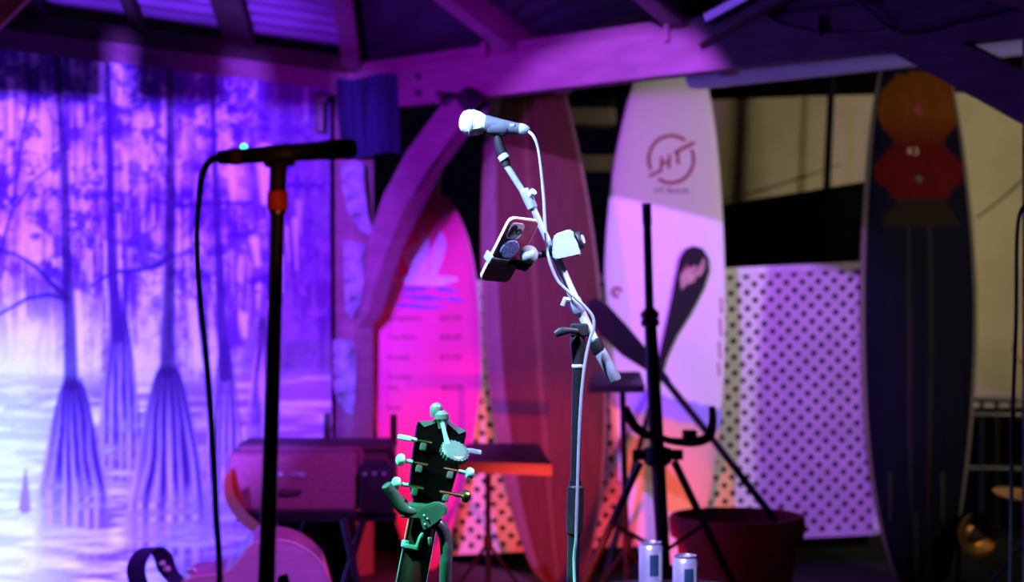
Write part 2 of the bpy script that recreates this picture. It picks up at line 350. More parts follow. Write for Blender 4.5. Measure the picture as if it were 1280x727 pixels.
# ------------------------------------------------------------------ mural
def vnoise(x, y, seed):
    rs = np.random.RandomState(seed); G = rs.rand(256, 256)
    xi = np.floor(x).astype(int); yi = np.floor(y).astype(int); fx = x-xi; fy = y-yi
    fx = fx*fx*(3-2*fx); fy = fy*fy*(3-2*fy)
    a = G[yi % 256, xi % 256]; b_ = G[yi % 256, (xi+1) % 256]; c = G[(yi+1) % 256, xi % 256]; d = G[(yi+1) % 256, (xi+1) % 256]
    return (a*(1-fx)+b_*fx)*(1-fy)+(c*(1-fx)+d*fx)*fy
def fbm(x, y, seed, o=4):
    s = 0; a = 0.5; t = 0
    for k in range(o): s = s+a*vnoise(x*2**k, y*2**k, seed+k); t += a; a *= 0.5
    return s/t
def sstep(a, b_, x):
    t = np.clip((x-a)/(b_-a), 0, 1); return t*t*(3-2*t)
def build_mural():
    ns, nv = 330, 330
    s = np.linspace(0.21, 2.75, ns); v = np.linspace(0.06, 2.29, nv)
    S, V = np.meshgrid(s, v)
    base = CORNER+NL*0.070
    Xw = base.x+DL.x*S; Yw = base.y+DL.y*S+0.0; Zw = V
    rip = 0.006*np.sin(S*9)*np.sin(V*1.7+1)
    Xw = Xw+NL.x*rip; Yw = Yw+NL.y*rip
    px = CX+F*Xw/Yw; py = CY-F*(Zw-CZ)/Yw
    C = np.zeros(px.shape+(3,))
    def lay(mask, col):
        m = np.clip(mask, 0, 1)[..., None]; C[:] = C*(1-m)+np.array(col)*m
    # misty sky, then water
    n1 = fbm(px/48, py/52, 3, 5); n2 = fbm(px/14, py/15, 11, 5); n3 = fbm(px/60, py/8, 23); n4 = fbm(px/7, py/7, 47, 4)
    C[:] = np.array((0.42, 0.26, 0.72))
    lay(sstep(0.42, 0.68, n1+0.25*(n4-0.5)), (0.90, 0.82, 0.95))
    lay(sstep(0.50, 0.32, n1+0.25*(n4-0.5)), (0.16, 0.045, 0.42))
    # far tree screen: vertical streaks
    vs_ = fbm(px/6, py/110, 31)
    lay(sstep(0.50, 0.68, vs_)*0.5*sstep(540, 430, py), (0.14, 0.035, 0.40))
    lay(sstep(0.48, 0.30, vs_)*0.7*sstep(540, 430, py), (0.95, 0.85, 0.97))
    lay(sstep(0.52, 0.64, n2)*sstep(470, 330, py)*0.85, (0.10, 0.025, 0.34))
    lay(sstep(0.50, 0.62, n4)*sstep(470, 330, py)*0.2, (0.10, 0.025, 0.34))
    # the right end of the painting is a dense dark thicket
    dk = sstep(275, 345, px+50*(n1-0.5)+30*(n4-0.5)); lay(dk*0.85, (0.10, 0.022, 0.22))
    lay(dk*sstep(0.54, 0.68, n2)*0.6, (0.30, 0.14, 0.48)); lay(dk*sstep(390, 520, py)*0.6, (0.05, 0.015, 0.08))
    # pale cyan tint growing towards the lower left
    lay(sstep(160, 0, px)*sstep(330, 470, py)*0.9, (0.85, 0.95, 0.98))
    # water
    wl = sstep(455, 500, py+14*(n1-0.5)); wcol = np.array((0.55, 0.45, 0.82))
    lay(wl*(0.9), wcol)
    lay(wl*sstep(0.48, 0.62, n3)*0.85, (0.16, 0.06, 0.42)); lay(wl*sstep(0.46, 0.32, n3)*0.9, (0.95, 0.93, 1.0))
    lay(wl*sstep(0, 1, (px-160)/130)*0.5, (0.42, 0.14, 0.45))  # pink lamp's tint put into the water colour towards the right
    lay(sstep(140, 10, px)*sstep(420, 520, py)*0.8, (0.80, 0.95, 0.98))
    lay(sstep(140, 10, px)*sstep(420, 520, py)*sstep(0.52, 0.66, n3)*0.5, (0.40, 0.45, 0.85))
    def stroke(pts, w0, w1, col, al=1.0, soft=1.6):
        d = np.full(px.shape, 1e9); best = np.zeros(px.shape)
        n = len(pts)-1
        for i in range(n):
            ax, ay = pts[i]; bx, by = pts[i+1]; L2 = (bx-ax)**2+(by-ay)**2+1e-6
            t = np.clip(((px-ax)*(bx-ax)+(py-ay)*(by-ay))/L2, 0, 1)
            wv = (w0+(w1-w0)*(i+t)/n)/2
            d = np.minimum(d, np.hypot(px-ax-t*(bx-ax), py-ay-t*(by-ay))-wv)
        lay(sstep(soft, -soft, d)*al, col)
    dark = (0.040, 0.008, 0.11); mid = (0.065, 0.014, 0.19)
    # hanging moss and twigs
    rs = np.random.RandomState(5)
    for k in range(120):
        x0 = rs.uniform(-60, 400); y0 = rs.uniform(110, 400); L = rs.uniform(15, 70)
        stroke([(x0, y0), (x0+rs.uniform(-4, 4), y0+L)], rs.uniform(3, 9), 1, (0.95, 0.86, 0.97) if rs.rand() < 0.5 else (0.12, 0.03, 0.38), rs.uniform(0.3, 0.7), 3)
    for k in range(60):
        x0 = rs.uniform(-60, 400); y0 = rs.uniform(90, 420); pts = [(x0, y0)]
        for q in range(4): pts.append((pts[-1][0]+rs.uniform(-16, 16), pts[-1][1]+rs.uniform(-9, 14)))
        stroke(pts, 4, 1.5, (0.07, 0.015, 0.26), rs.uniform(0.4, 0.8), 1.5)
    for k in range(70):
        x0 = rs.uniform(-60, 400); y0 = rs.choice([rs.uniform(80, 170), rs.uniform(200, 380)])
        rx, ry = rs.uniform(6, 22), rs.uniform(4, 10)
        m = sstep(1.25, 0.55, np.hypot((px-x0)/rx, (py-y0)/ry)+4.0*(n4-0.5)); lay(m*rs.uniform(0.5, 0.9), (0.08, 0.018, 0.28))
    for (x0, y0, x1, y1, w_) in ((240, 380, 246, 445, 14), (95, 370, 100, 440, 16), (206, 330, 205, 440, 6), (318, 300, 322, 330, 12), (305, 395, 306, 420, 10), (330, 190, 332, 250, 22), (290, 200, 292, 250, 14)):
        stroke([(x0, y0), (x1, y1)], w_, w_*0.5, (0.96, 0.88, 0.97), 0.8, 4)
    stroke([(30, 80), (40, 110), (28, 170), (16, 260), (0, 316), (-30, 380)], 3, 5, mid, 0.9)
    stroke([(20, 258), (40, 228), (62, 210), (75, 200)], 4, 2, mid, 0.9); stroke([(16, 250), (-10, 236), (-40, 240)], 4, 2, mid, 0.8)
    # flared cypress bases with buttress ridges
    def base_(cx, y0, y1, w0, w1, ridges, al=1.0, col=(0.10, 0.03, 0.27), hi=(0.60, 0.42, 0.88)):
        t = np.clip((py-y0)/(y1-y0), 0, 1); half = w0+(w1-w0)*t**0.75
        u = (px-cx)/half
        edge = sstep(1.06, 0.94, np.abs(u))*sstep(y0-10, y0+4, py)*sstep(y1+30, y1-35, py+10*np.sin(u*ridges*2))
        lay(edge*al, col)
        wp = 2.4*(fbm(u*1.7+cx*0.37, t*1.6, int(abs(cx))+60, 2)-0.5)
        r = 0.5+0.5*np.cos(PI*(u*ridges*0.9+wp)); am = 0.35+0.65*vnoise(u*ridges*0.5+cx, t*0.7+3, 77)
        lay(edge*sstep(0.40, 0.85, r)*(0.12+0.88*t)*am, hi); lay(edge*sstep(0.30, 0.0, r)*0.8, dark)
        lay(edge*sstep(0.5, 0.0, t)*0.7, dark)
        lay(edge*sstep(-0.6, -1.0, u)*0.7*t, hi)
        # reflection
        rf = sstep(y1-30, y1+10, py)*sstep(y1+120, y1+10, py)*sstep(1.15, 0.8, np.abs(u)+0.8*(n3-0.5))
        lay(rf*0.55, (0.14, 0.05, 0.36)); lay(rf*sstep(0.45, 0.65, r)*sstep(0.4, 0.6, n3)*0.8, hi)
    base_(150, 395, 545, 8, 27, 5, 0.9)
    base_(281, 430, 575, 5, 24, 5, 0.85, hi=(0.75, 0.5, 0.8))
    base_(328, 400, 520, 4, 18, 3, 0.7, hi=(0.75, 0.5, 0.8))
    base_(91, 478, 620, 12, 43, 6)
    base_(210, 462, 632, 13, 50, 7, hi=(0.78, 0.56, 0.86))
    base_(-70, 470, 620, 12, 40, 6)
    # trunks
    stroke([(72, 70), (76, 150), (81, 230), (84, 330), (87, 400), (89, 480)], 8, 18, dark, 0.9, 2.5)
    stroke([(134, 75), (137, 170), (139, 300), (141, 350), (148, 420)], 7, 16, mid, 0.95)
    stroke([(212, 80), (213, 200), (212, 340), (210, 420), (210, 462)], 10, 20, dark, 0.9, 2.5)
    stroke([(265, 90), (269, 220), (275, 360), (281, 470)], 7, 14, mid, 0.95)
    stroke([(-66, 60), (-70, 300), (-70, 480)], 9, 22, dark, 0.95)
    # limbs
    stroke([(84, 372), (66, 356), (46, 334), (20, 318), (-20, 306)], 8, 3, dark, 0.95); stroke([(84, 374), (62, 368), (36, 372), (0, 392), (-30, 402)], 7, 3, dark, 0.9)
    stroke([(211, 322), (196, 332), (170, 338), (140, 340), (114, 358)], 9, 4, mid, 0.95); stroke([(150, 420), (157, 378), (160, 340)], 6, 4, mid, 0.9)
    stroke([(212, 254), (228, 258), (250, 254), (312, 253)], 9, 4, mid, 0.9); stroke([(213, 256), (190, 248), (176, 276)], 5, 3, mid, 0.8)
    stroke([(80, 250), (62, 238), (48, 230)], 4, 2, mid, 0.8); stroke([(80, 262), (104, 268), (120, 286)], 4, 2, mid, 0.8)
    stroke([(139, 264), (152, 264)], 4, 3, dark, 0.9); stroke([(118, 240), (160, 243)], 9, 6, mid, 0.7, 3); stroke([(139, 300), (160, 304), (190, 302)], 8, 5, mid, 0.7, 3)
    stroke([(84, 286), (104, 285)], 5, 3, mid, 0.8); stroke([(104, 340), (106, 360), (118, 372)], 4, 2, mid, 0.8); stroke([(276, 360), (258, 345), (236, 335)], 4, 2, mid, 0.7)
    # floating log and stump
    stroke([(8, 510), (35, 507), (62, 498)], 7, 9, (0.30, 0.34, 0.62), 0.6, 4)
    stroke([(32, 586), (31, 634)], 2, 15, (0.30, 0.18, 0.48), 0.95)
    C[:] = np.clip(C, 0.01, 0.97)
    # front sheet with a back sheet 6 mm behind
    vv = np.stack([Xw, Yw, Zw], -1).reshape(-1, 3); nb = len(vv)
    back = vv-np.array(NL)*0.022
    org = np.array((vv[:, 0].mean(), vv[:, 1].mean(), vv[:, 2].min()))
    idx = np.arange(nb).reshape(nv, ns)
    q = np.stack([idx[:-1, :-1], idx[:-1, 1:], idx[1:, 1:], idx[1:, :-1]], -1).reshape(-1, 4)
    q = q[:, ::-1]
    rim = np.concatenate([idx[0, :], idx[1:, -1], idx[-1, -2::-1], idx[-2:0:-1, 0]])
    nr = len(rim); rimback = nb+np.arange(nr)
    V2 = np.concatenate([vv, back[rim]])-org
    faces = q.tolist()+[[int(rim[k]), int(rim[(k+1) % nr]), int(rimback[(k+1) % nr]), int(rimback[k])] for k in range(nr)]+[[int(x) for x in rimback]]
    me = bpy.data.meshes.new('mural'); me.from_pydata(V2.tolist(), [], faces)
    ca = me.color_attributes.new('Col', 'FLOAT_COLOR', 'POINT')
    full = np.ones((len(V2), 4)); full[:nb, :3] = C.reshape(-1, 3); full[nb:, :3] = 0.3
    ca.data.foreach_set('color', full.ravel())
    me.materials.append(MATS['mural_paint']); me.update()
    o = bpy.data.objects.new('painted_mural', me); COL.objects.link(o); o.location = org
    tag(o, 'large painted canvas of a cypress swamp hanging under the timber beam', 'mural')
build_mural()

# ------------------------------------------------------------------ surfboards
def rowlerp(rows, y):
    ys = [r[0] for r in rows]
    return np.interp(y, ys, [r[1] for r in rows]), np.interp(y, ys, [r[2] for r in rows])
class Board: pass
def surfboard(name, label, rows, dtop, dbot, th, colfn, matname, nr=150, nc=44, rocker=0.05):
    """rows: (photo y, left x, right x) down the outline"""
    y0, y1 = rows[0][0], rows[-1][0]
    # smooth the outline
    ysd = np.linspace(y0, y1, nr)
    def cat(vals):
        pts = [Vector((r[0], v, 0)) for r, v in zip(rows, vals)]
        s_, _ = smoothline(pts, 14); return np.interp(ysd, [p.x for p in s_], [p.y for p in s_])
    Ls, Rs = cat([r[1] for r in rows]), cat([r[2] for r in rows])
    B = Board()
    def depth(y): 
        t = (y-y0)/(y1-y0); return dtop+(dbot-dtop)*t
    us = -np.cos(np.linspace(0, PI, nc))
    def front(y, u):
        L = np.interp(y, ysd, Ls); R = np.interp(y, ysd, Rs); t = (y-y0)/(y1-y0)
        wmax = max(Rs-Ls); tt = th*math.sqrt(max(0.02, min(1, (R-L)/wmax)))
        D = depth(y)+rocker*(2*t-1)**2
        x = (L+R)/2+(R-L)/2*u
        f = tt*0.5*max(0, 1-abs(u)**2.6)**0.5
        p = P(x, y, D); return p, f, x
    bm = NB(); fr = []; cols = {}
    cl = bm.verts.layers.float_color.new('Col')
    for y in ysd:
        rowf, rowb = [], []
        for u in us:
            p, f, x = front(y, u)
            c = colfn(x, y, u)
            a = bm.verts.new(p-Y*f); a[cl] = (*c, 1)
            if abs(u) > 0.9999: bq = a
            else: bq = bm.verts.new(p+Y*f); bq[cl] = (*c, 1)
            rowf.append(a); rowb.append(bq)
        fr.append((rowf, rowb))
    for i in range(nr-1):
        for side in (0, 1):
            A, Bq = fr[i][side], fr[i+1][side]
            for j in range(nc-1):
                vs_ = []
                for q in (A[j], A[j+1], Bq[j+1], Bq[j]):
                    if q not in vs_: vs_.append(q)
                try: bm.faces.new(vs_ if side == 0 else list(reversed(vs_)))
                except ValueError: pass
    for i in (0, nr-1):
        loop = fr[i][0]+list(reversed(fr[i][1]))[1:-1]
        try: bm.faces.new(loop)
        except ValueError: pass
    base = P((rows[-1][1]+rows[-1][2])/2, y1, dbot)
    B.root = thing(name, label, 'surfboard', (base.x, base.y, max(0, base.z)))
    B.deck = finish('board', bm, matname, B.root)
    def surf(x, y):
        L = np.interp(y, ysd, Ls); R = np.interp(y, ysd, Rs); u = max(-0.98, min(0.98, (x-(L+R)/2)/((R-L)/2)))
        p, f, _ = front(y, u); return P(x, y, p.y-f)
    B.surf = surf
    return B
def decal(B, name, polys, m, off=0.0025, parent=None):
    """flat painted marks: polygons in photo pixels laid on the board's face"""
    bm = NB()
    for poly in polys:
        a = [bm.verts.new(B.surf(x, y)-Y*off) for x, y in poly]; 
        c = [bm.verts.new(B.surf(x, y)+Y*0.002) for x, y in poly]
        n = len(a); f = bm.faces.new(a); bm.faces.new(list(reversed(c)))
        for k in range(n): bm.faces.new((a[k], c[k], c[(k+1) % n], a[(k+1) % n]))
    bmesh.ops.triangulate(bm, faces=[f for f in bm.faces if len(f.verts) > 4])
    return finish(name, bm, m, parent or B.root, smooth=False)
def text_polys(s, x, y, h):
    """mesh of a text in photo pixels; baseline at y, left edge x, capital height h"""
    cu = bpy.data.curves.new('t', 'FONT'); cu.body = s; cu.size = 1.0
    o = bpy.data.objects.new('t', cu); COL.objects.link(o)
    dg = bpy.context.evaluated_depsgraph_get(); me = bpy.data.meshes.new_from_object(o.evaluated_get(dg))
    V = [v.co.copy() for v in me.vertices]; Fs = [list(p.vertices) for p in me.polygons]
    bpy.data.objects.remove(o); bpy.data.curves.remove(cu); bpy.data.meshes.remove(me)
    k = h/0.72
    return [(x+v.x*k, y-v.y*k) for v in V], Fs
def lettering(B, s, x, y, h, m, slant=0.0, off=0.003):
    V, Fs = text_polys(s, x, y, h)
    bm = NB(); vs_ = [bm.verts.new(B.surf(px_+slant*(px_-x), py_)-Y*off) if False else bm.verts.new(B.surf(px_, py_+slant*(px_-x))-Y*off) for px_, py_ in V]
    for f in Fs:
        try: bm.faces.new([vs_[i] for i in f])
        except ValueError: pass
    return finish('lettering', bm, m, B.root, smooth=False)
def pip(poly, x, y):
    c = False; n = len(poly)
    for i in range(n):
        x1, y1 = poly[i]; x2, y2 = poly[i-1]
        if (y1 > y) != (y2 > y) and x < (x2-x1)*(y-y1)/(y2-y1)+x1: c = not c
    return c

# pink menu board
def cpink(x, y, u):
    if abs(u) > 0.97: return (0.75, 0.55, 0.45)
    return (0.72, 0.09, 0.32)
pink = surfboard('menu_surfboard', 'pink surfboard menu painted with white lilies, leaning behind the corner post', [(238, 520, 540), (246, 503, 556), (262, 489, 570), (300, 473, 586), (350, 466, 596), (420, 464, 602), (480, 466, 602), (540, 470, 594), (600, 480, 582), (660, 497, 566), (700, 512, 552), (712, 522, 542)], 8.72, 8.5, 0.06, cpink, 'board_pink')
mat('lily_white', (0.62, 0.72, 0.97), 0.5, var=0.15, scale=30); mat('lily_shade', (0.35, 0.40, 0.95), 0.5, var=0.3, scale=30); mat('leaf_blue', (0.16, 0.12, 0.75), 0.5, var=0.4, scale=30)
for poly in ([(514, 345), (505, 326), (503, 316), (512, 309), (518, 303), (524, 305), (528, 322), (526, 346)], [(526, 345), (522, 318), (524, 300), (530, 288), (535, 294), (537, 312), (535, 344)], [(536, 345), (538, 318), (545, 300), (551, 288), (556, 296), (558, 308), (552, 328), (545, 345)]):
    decal(pink, 'lily_petal', [poly], 'lily_white', 0.004)
decal(pink, 'lily_bud', [[(498, 308), (496, 296), (499, 284), (503, 290), (506, 302), (503, 312)]], 'lily_shade'); decal(pink, 'lily_bud', [[(527, 292), (524, 284), (528, 278), (531, 286)]], 'lily_shade')
decal(pink, 'lily_petal', [[(499, 350), (506, 343), (524, 345), (548, 344), (570, 346), (573, 350), (562, 354), (552, 358), (530, 357), (505, 355)]], 'lily_white', 0.003)
leaves = [(484, 360, 500, 352, 4), (500, 362, 540, 360, 7), (540, 360, 575, 364, 6), (478, 372, 500, 358, 4), (500, 370, 560, 374, 8), (555, 372, 582, 376, 5), (490, 382, 530, 380, 5), (508, 384, 560, 383, 5), (500, 350, 493, 336, 4), (484, 384, 494, 366, 4)]
for x0, y0, x1, y1, w_ in leaves:
    dx, dy = x1-x0, y1-y0; L = math.hypot(dx, dy); nx, ny = -dy/L*w_/2, dx/L*w_/2
    decal(pink, 'leaf', [[(x0, y0), (x0+dx*.3+nx, y0+dy*.3+ny), (x0+dx*.7+nx*.8, y0+dy*.7+ny*.8), (x1, y1), (x0+dx*.7-nx*.8, y0+dy*.7-ny*.8), (x0+dx*.3-nx, y0+dy*.3-ny)]], 'leaf_blue', 0.003)
for s_, x_, y_ in (('Longsleeve', 484, 400), ('$25.00', 550, 400), ('Tee Shirt', 484, 424), ('$20.00', 550, 424), ('Koozie', 484, 449), ('$10.00', 550, 449), ('Trucker', 484, 474), ('Hat', 484, 487), ('$25.00', 552, 487), ('Beer', 484, 512)):
    lettering(pink, s_, x_, y_, 7.0, 'print_maroon')

# brown longboard
def cbrown(x, y, u):
    if abs(u) > 0.95: return (0.22, 0.16, 0.11)
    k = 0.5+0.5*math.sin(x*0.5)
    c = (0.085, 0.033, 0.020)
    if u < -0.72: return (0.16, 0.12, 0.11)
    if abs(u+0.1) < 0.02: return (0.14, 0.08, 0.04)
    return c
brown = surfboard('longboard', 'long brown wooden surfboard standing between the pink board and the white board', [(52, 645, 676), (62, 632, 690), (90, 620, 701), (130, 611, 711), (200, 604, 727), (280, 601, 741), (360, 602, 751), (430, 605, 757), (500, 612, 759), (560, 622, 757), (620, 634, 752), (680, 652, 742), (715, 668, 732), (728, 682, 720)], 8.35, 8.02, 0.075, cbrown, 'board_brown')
# white longboard
SW = [(775, 500), (800, 492), (835, 492), (862, 512), (895, 520), (895, 600), (880, 610), (850, 600), (820, 560), (785, 520)]
def cwhite(x, y, u):
    yy = 505+ (x-780)*0.22
    if yy+6 < y < yy+80+(x-780)*0.3 and x > 780: return (0.66, 0.50, 0.34)
    if yy-22 < y <= yy+6: return (0.36, 0.33, 0.75)
    return (0.80, 0.77, 0.75)
white = surfboard('longboard', 'white longboard printed with a red ring logo, standing before the lattice', [(52, 822, 848), (60, 812, 858), (80, 801, 872), (110, 789, 885), (160, 776, 894), (220, 765, 900), (300, 757, 905), (380, 755, 907), (450, 757, 906), (520, 763, 902), (580, 771, 895), (640, 783, 883), (690, 800, 865), (705, 812, 852)], 8.75, 8.5, 0.07, cwhite, 'board_white')
def ringpoly(cx, cy, r0, r1, a0, a1, n=28):
    o = [(cx+r1*math.cos(a0+(a1-a0)*k/n), cy-r1*math.sin(a0+(a1-a0)*k/n)) for k in range(n+1)]
    i = [(cx+r0*math.cos(a1-(a1-a0)*k/n), cy-r0*math.sin(a1-(a1-a0)*k/n)) for k in range(n+1)]
    return o+i
def ringdecal(B, name, cx, cy, r0, r1, a0, a1, m, n=28, sx=1):
    polys = []
    for k in range(n):
        t0, t1 = a0+(a1-a0)*k/n, a0+(a1-a0)*(k+1)/n
        polys.append([(cx+r0*math.cos(t0)*sx, cy-r0*math.sin(t0)), (cx+r1*math.cos(t0)*sx, cy-r1*math.sin(t0)), (cx+r1*math.cos(t1)*sx, cy-r1*math.sin(t1)), (cx+r0*math.cos(t1)*sx, cy-r0*math.sin(t1))])
    return decal(B, name, polys, m)
R_ = math.radians
lg = ringdecal(white, 'logo_ring', 839, 199, 27.5, 31.5, R_(52), R_(206), 'print_red', sx=0.95)
ringdecal(white, 'logo_ring', 839, 199, 27.5, 31.5, R_(235), R_(385), 'print_red', sx=0.95)
def bar(x0, y0, x1, y1, w_):
    dx, dy = x1-x0, y1-y0; L = math.hypot(dx, dy); nx, ny = -dy/L*w_/2, dx/L*w_/2
    return [(x0+nx, y0+ny), (x1+nx, y1+ny), (x1-nx, y1-ny), (x0-nx, y0-ny)]
decal(white, 'logo_letter', [bar(811, 220, 827, 213, 3.5), bar(826, 214, 827.5, 196, 3.5), bar(836, 211, 837, 193, 3.5), bar(827, 205, 837, 201, 3.5)], 'print_red')
decal(white, 'logo_letter', [bar(843, 191, 868, 178, 4), bar(847, 189, 847.5, 205, 3.8)], 'print_red')
lettering(white, 'HT Boards', 818, 241, 7.0, 'print_grey')
ringdecal(white, 'red_swirl', 771, 365, 4, 7.5, 0, 5.2, 'print_red', 16)
ringdecal(white, 'red_swirl', 771, 365, 0.5, 2.2, 0, 6.28, 'print_red', 10)
decal(white, 'red_mark', [bar(901, 372, 902, 392, 2.4), bar(899.5, 397, 901.5, 420, 2.4), bar(898.5, 426, 900.5, 448, 2.4), bar(898, 453, 899, 470, 2.2)], 'print_red')
# dark board
NOSE = [(1118, 96), (1147, 89), (1176, 96), (1194, 115), (1199, 140), (1192, 160), (1180, 172), (1177, 182), (1188, 192), (1202, 205), (1205, 220), (1196, 232), (1186, 238), (1184, 250), (1112, 250), (1110, 238), (1100, 232), (1090, 220), (1093, 205), (1106, 192), (1116, 182), (1113, 172), (1101, 160), (1095, 140), (1100, 115)]
TRI = [(1120, 250), (1178, 250), (1200, 282), (1098, 282)]
def cnavy(x, y, u):
    if abs(u) > 0.93: return (0.13, 0.105, 0.08)
    if abs(u) < 0.018: return (0.03, 0.02, 0.012)
    if pip(NOSE, x, y):
        t = min(1, max(0, (y-140)/45)); return (0.11-0.04*t, 0.030-0.027*t, 0.003)
    if pip(TRI, x, y): return (0.016, 0.009, 0.006)
    if abs(abs(u)-0.18) < 0.02: return (0.022, 0.015, 0.012)
    return (0.004, 0.004, 0.011)
navy = surfboard('longboard', 'dark navy longboard with an orange and red nose patch', [(38, 1132, 1166), (46, 1118, 1177), (64, 1107, 1184), (95, 1097, 1190), (150, 1088, 1200), (220, 1081, 1210), (300, 1076, 1218), (380, 1074, 1222), (450, 1075, 1221), (530, 1079, 1216), (600, 1087, 1208), (660, 1099, 1199), (710, 1114, 1189), (730, 1124, 1180)], 8.3, 8.02, 0.075, cnavy, 'board_navy', nr=180, nc=60)
lettering(navy, 'K3', 1134, 193, 9, 'print_tan')
decal(navy, 'red_mark', [[(1140, 140), (1146, 128), (1151, 126), (1150, 134), (1155, 142), (1146, 143)]], 'print_dull')
decal(navy, 'plug', [[(1143, 222), (1149, 219), (1154, 224), (1149, 229)]], 'black_plastic')
for x_, y0_, y1_ in ((1112, 590, 650), (1178, 590, 650), (1145, 640, 712)):
    decal(navy, 'fin_box', [bar(x_, y0_, x_, y1_, 5)], 'black_metal', 0.005)
# small white board behind the knee brace
bm = NB(); pts = [P(x, y, 8.88) for x, y in ((520, 262), (527, 232), (545, 207), (551, 205), (549, 262), (549, 700), (520, 700))]
prism(bm, pts, Y*0.03); tag(finish('white_panel', bm, 'white_paint', smooth=False), 'narrow white panel showing between knee brace and pink surfboard', 'panel')

# ------------------------------------------------------------------ lattice
LD = 8.98
def make_lattice():
    c0 = P(548, 700, LD); W, H = 2.24, 1.38; ang = 0.048
    c0.z = max(c0.z, 0.005)
    U = Vector((math.cos(ang), 0, math.sin(ang))); Vv = Vector((-math.sin(ang), 0, math.cos(ang)))
    root = thing('lattice_panel', 'white privacy lattice panel standing behind the surfboards', 'lattice', (c0.x+W/2, LD, 0.0))
    def clip(poly):
        for ax, lim, sg in ((0, 0, 1), (0, W, -1), (1, 0, 1), (1, H, -1)):
            out = []
            for i in range(len(poly)):
                p, q = poly[i-1], poly[i]; ip, iq = sg*(p[ax]-lim) >= 0, sg*(q[ax]-lim) >= 0
                if ip != iq:
                    t = (lim-p[ax])/(q[ax]-p[ax]); out.append((p[0]+(q[0]-p[0])*t, p[1]+(q[1]-p[1])*t))
                if iq: out.append(q)
            poly = out
            if not poly: return []
        return poly
    pitch, wd = 0.0815, 0.0305
    hw = wd*math.sqrt(2)/2
    for sgn, dy in ((1, 0.0), (-1, 0.008)):
        k = -int(H/pitch)-1
        while True:
            c = k*pitch+0.01; k += 1
            if sgn == 1:
                if c > W+hw: break
                poly = [(c-hw, 0), (c+hw, 0), (c+hw+H, H), (c-hw+H, H)]
            else:
                if c > W+hw: break
                cc = c+H
                poly = [(cc-hw, 0), (cc+hw, 0), (cc+hw-H, H), (cc-hw-H, H)]
            poly = clip(poly)
            if len(poly) < 3: continue
            bm = NB(); prism(bm, [c0+U*u+Vv*v+Y*dy for u, v in poly], Y*0.008)
            finish('slat', bm, 'lattice_white', root, smooth=False)
    for (u0, u1, v0, v1) in ((0, W, H-0.03, H+0.01), (0, W, -0.004, 0.02), (-0.01, 0.02, 0, H), (W-0.02, W+0.01, 0, H)):
        bm = NB(); prism(bm, [c0+U*u+Vv*v-Y*0.006 for u, v in ((u0, v0), (u1, v0), (u1, v1), (u0, v1))], Y*0.028); finish('frame_rail', bm, 'lattice_white', root, smooth=False)
make_lattice()

# ------------------------------------------------------------------ tarps and things behind
def sheet(name, quad, D, m, label, cat, amp=0.02, n=40, thick=0.004, waves=7):
    """hanging cloth: quad = four photo corners tl,tr,br,bl at distance D"""
    tl, tr, br, bl = [P(x, y, D) for x, y in quad]
    bm = NB(); g = []
    for i in range(n+1):
        r = []
        for j in range(n+1):
            s_, t = j/n, i/n
            p = (tl*(1-s_)+tr*s_)*(1-t)+(bl*(1-s_)+br*s_)*t
            p = p+Y*amp*(math.sin(s_*waves*2.1+t*1.5)+0.5*math.sin(s_*waves*5+1-t*2))*(0.3+0.7*t)
            r.append(bm.verts.new(p))
        g.append(r)
    fs = [bm.faces.new((g[i][j], g[i][j+1], g[i+1][j+1], g[i+1][j])) for i in range(n) for j in range(n)]
    bmesh.ops.solidify(bm, geom=fs, thickness=thick)
    return tag(finish(name, bm, m), label, cat)
sheet('cream_tarp', [(880, 125), (1330, 108), (1330, 655), (880, 655)], 10.6, 'tarp_cream', 'cream canvas tarp hung behind the lattice and the navy board', 'tarp')
sheet('black_tarp', [(900, 256), (1085, 226), (1085, 681), (900, 681)], 9.7, 'tarp_black', 'black tarp sagging in front of the cream tarp, above the lattice', 'tarp', amp=0.012)
sheet('black_overlay', [(640, 60), (1330, 40), (1330, 112), (640, 130)], 10.4, 'tarp_black', 'black valance strip along the top of the cream tarp', 'overlay', amp=0.01)  # plain black strip across the top of the cream sheet
sheet('dark_backing', [(880, 512), (1340, 508), (1340, 653), (880, 653)], 10.35, 'tarp_black', 'added black sheet standing for the darkness at the cream tarp foot', 'cloth', amp=0.01)  # added black sheet: darkness at the tarp foot put into its colour
bm = NB(); tube(bm, [P(1040, 90, 10.2), P(1029, 330, 10.2), P(1013, 665, 10.2)], 0.022, 8); tag(finish('tent_pole', bm, 'black_matte'), 'thin black tent pole in front of the cream tarp', 'pole')
# guy ropes across the tarp
for nm, a, c, lab in (('guy_rope', (905, 250), (1050, 205), 'thin rope slanting across the cream tarp beside the tent pole'), ('guy_rope', (1222, 272), (1300, 205), 'thin rope slanting across the cream tarp beside the navy board')):
    bb = NB(); tube(bb, [P(*a, 10.58), P((a[0]+c[0])/2, (a[1]+c[1])/2+3, 10.57), P(*c, 10.58)], 0.004, 6, 6); tag(finish(nm, bb, 'timber_dark'), lab, 'rope')
# shelf with pale crates in the dark gap between two boards
rk = thing('storage_rack', 'dark storage rack with pale shelves glimpsed between two surfboards', 'rack', P(740, 690, 9.6)*1.0)
for x_ in (712, 764):
    bm = NB(); p = P(x_, 120, 9.6); abox(bm, p.x-.015, p.x+.015, 9.58, 9.62, 0.0, p.z); finish('upright', bm, 'black_metal', rk)
for y0_, y1_ in ((138, 158), (196, 216), (262, 270)):
    a, c = P(708, y0_, 9.6), P(768, y1_, 9.6)
    bm = NB(); abox(bm, a.x, c.x, 9.45, 9.75, c.z, a.z, 0.006); finish('shelf', bm, 'crate_cream' if y0_ < 250 else 'black_metal', rk)
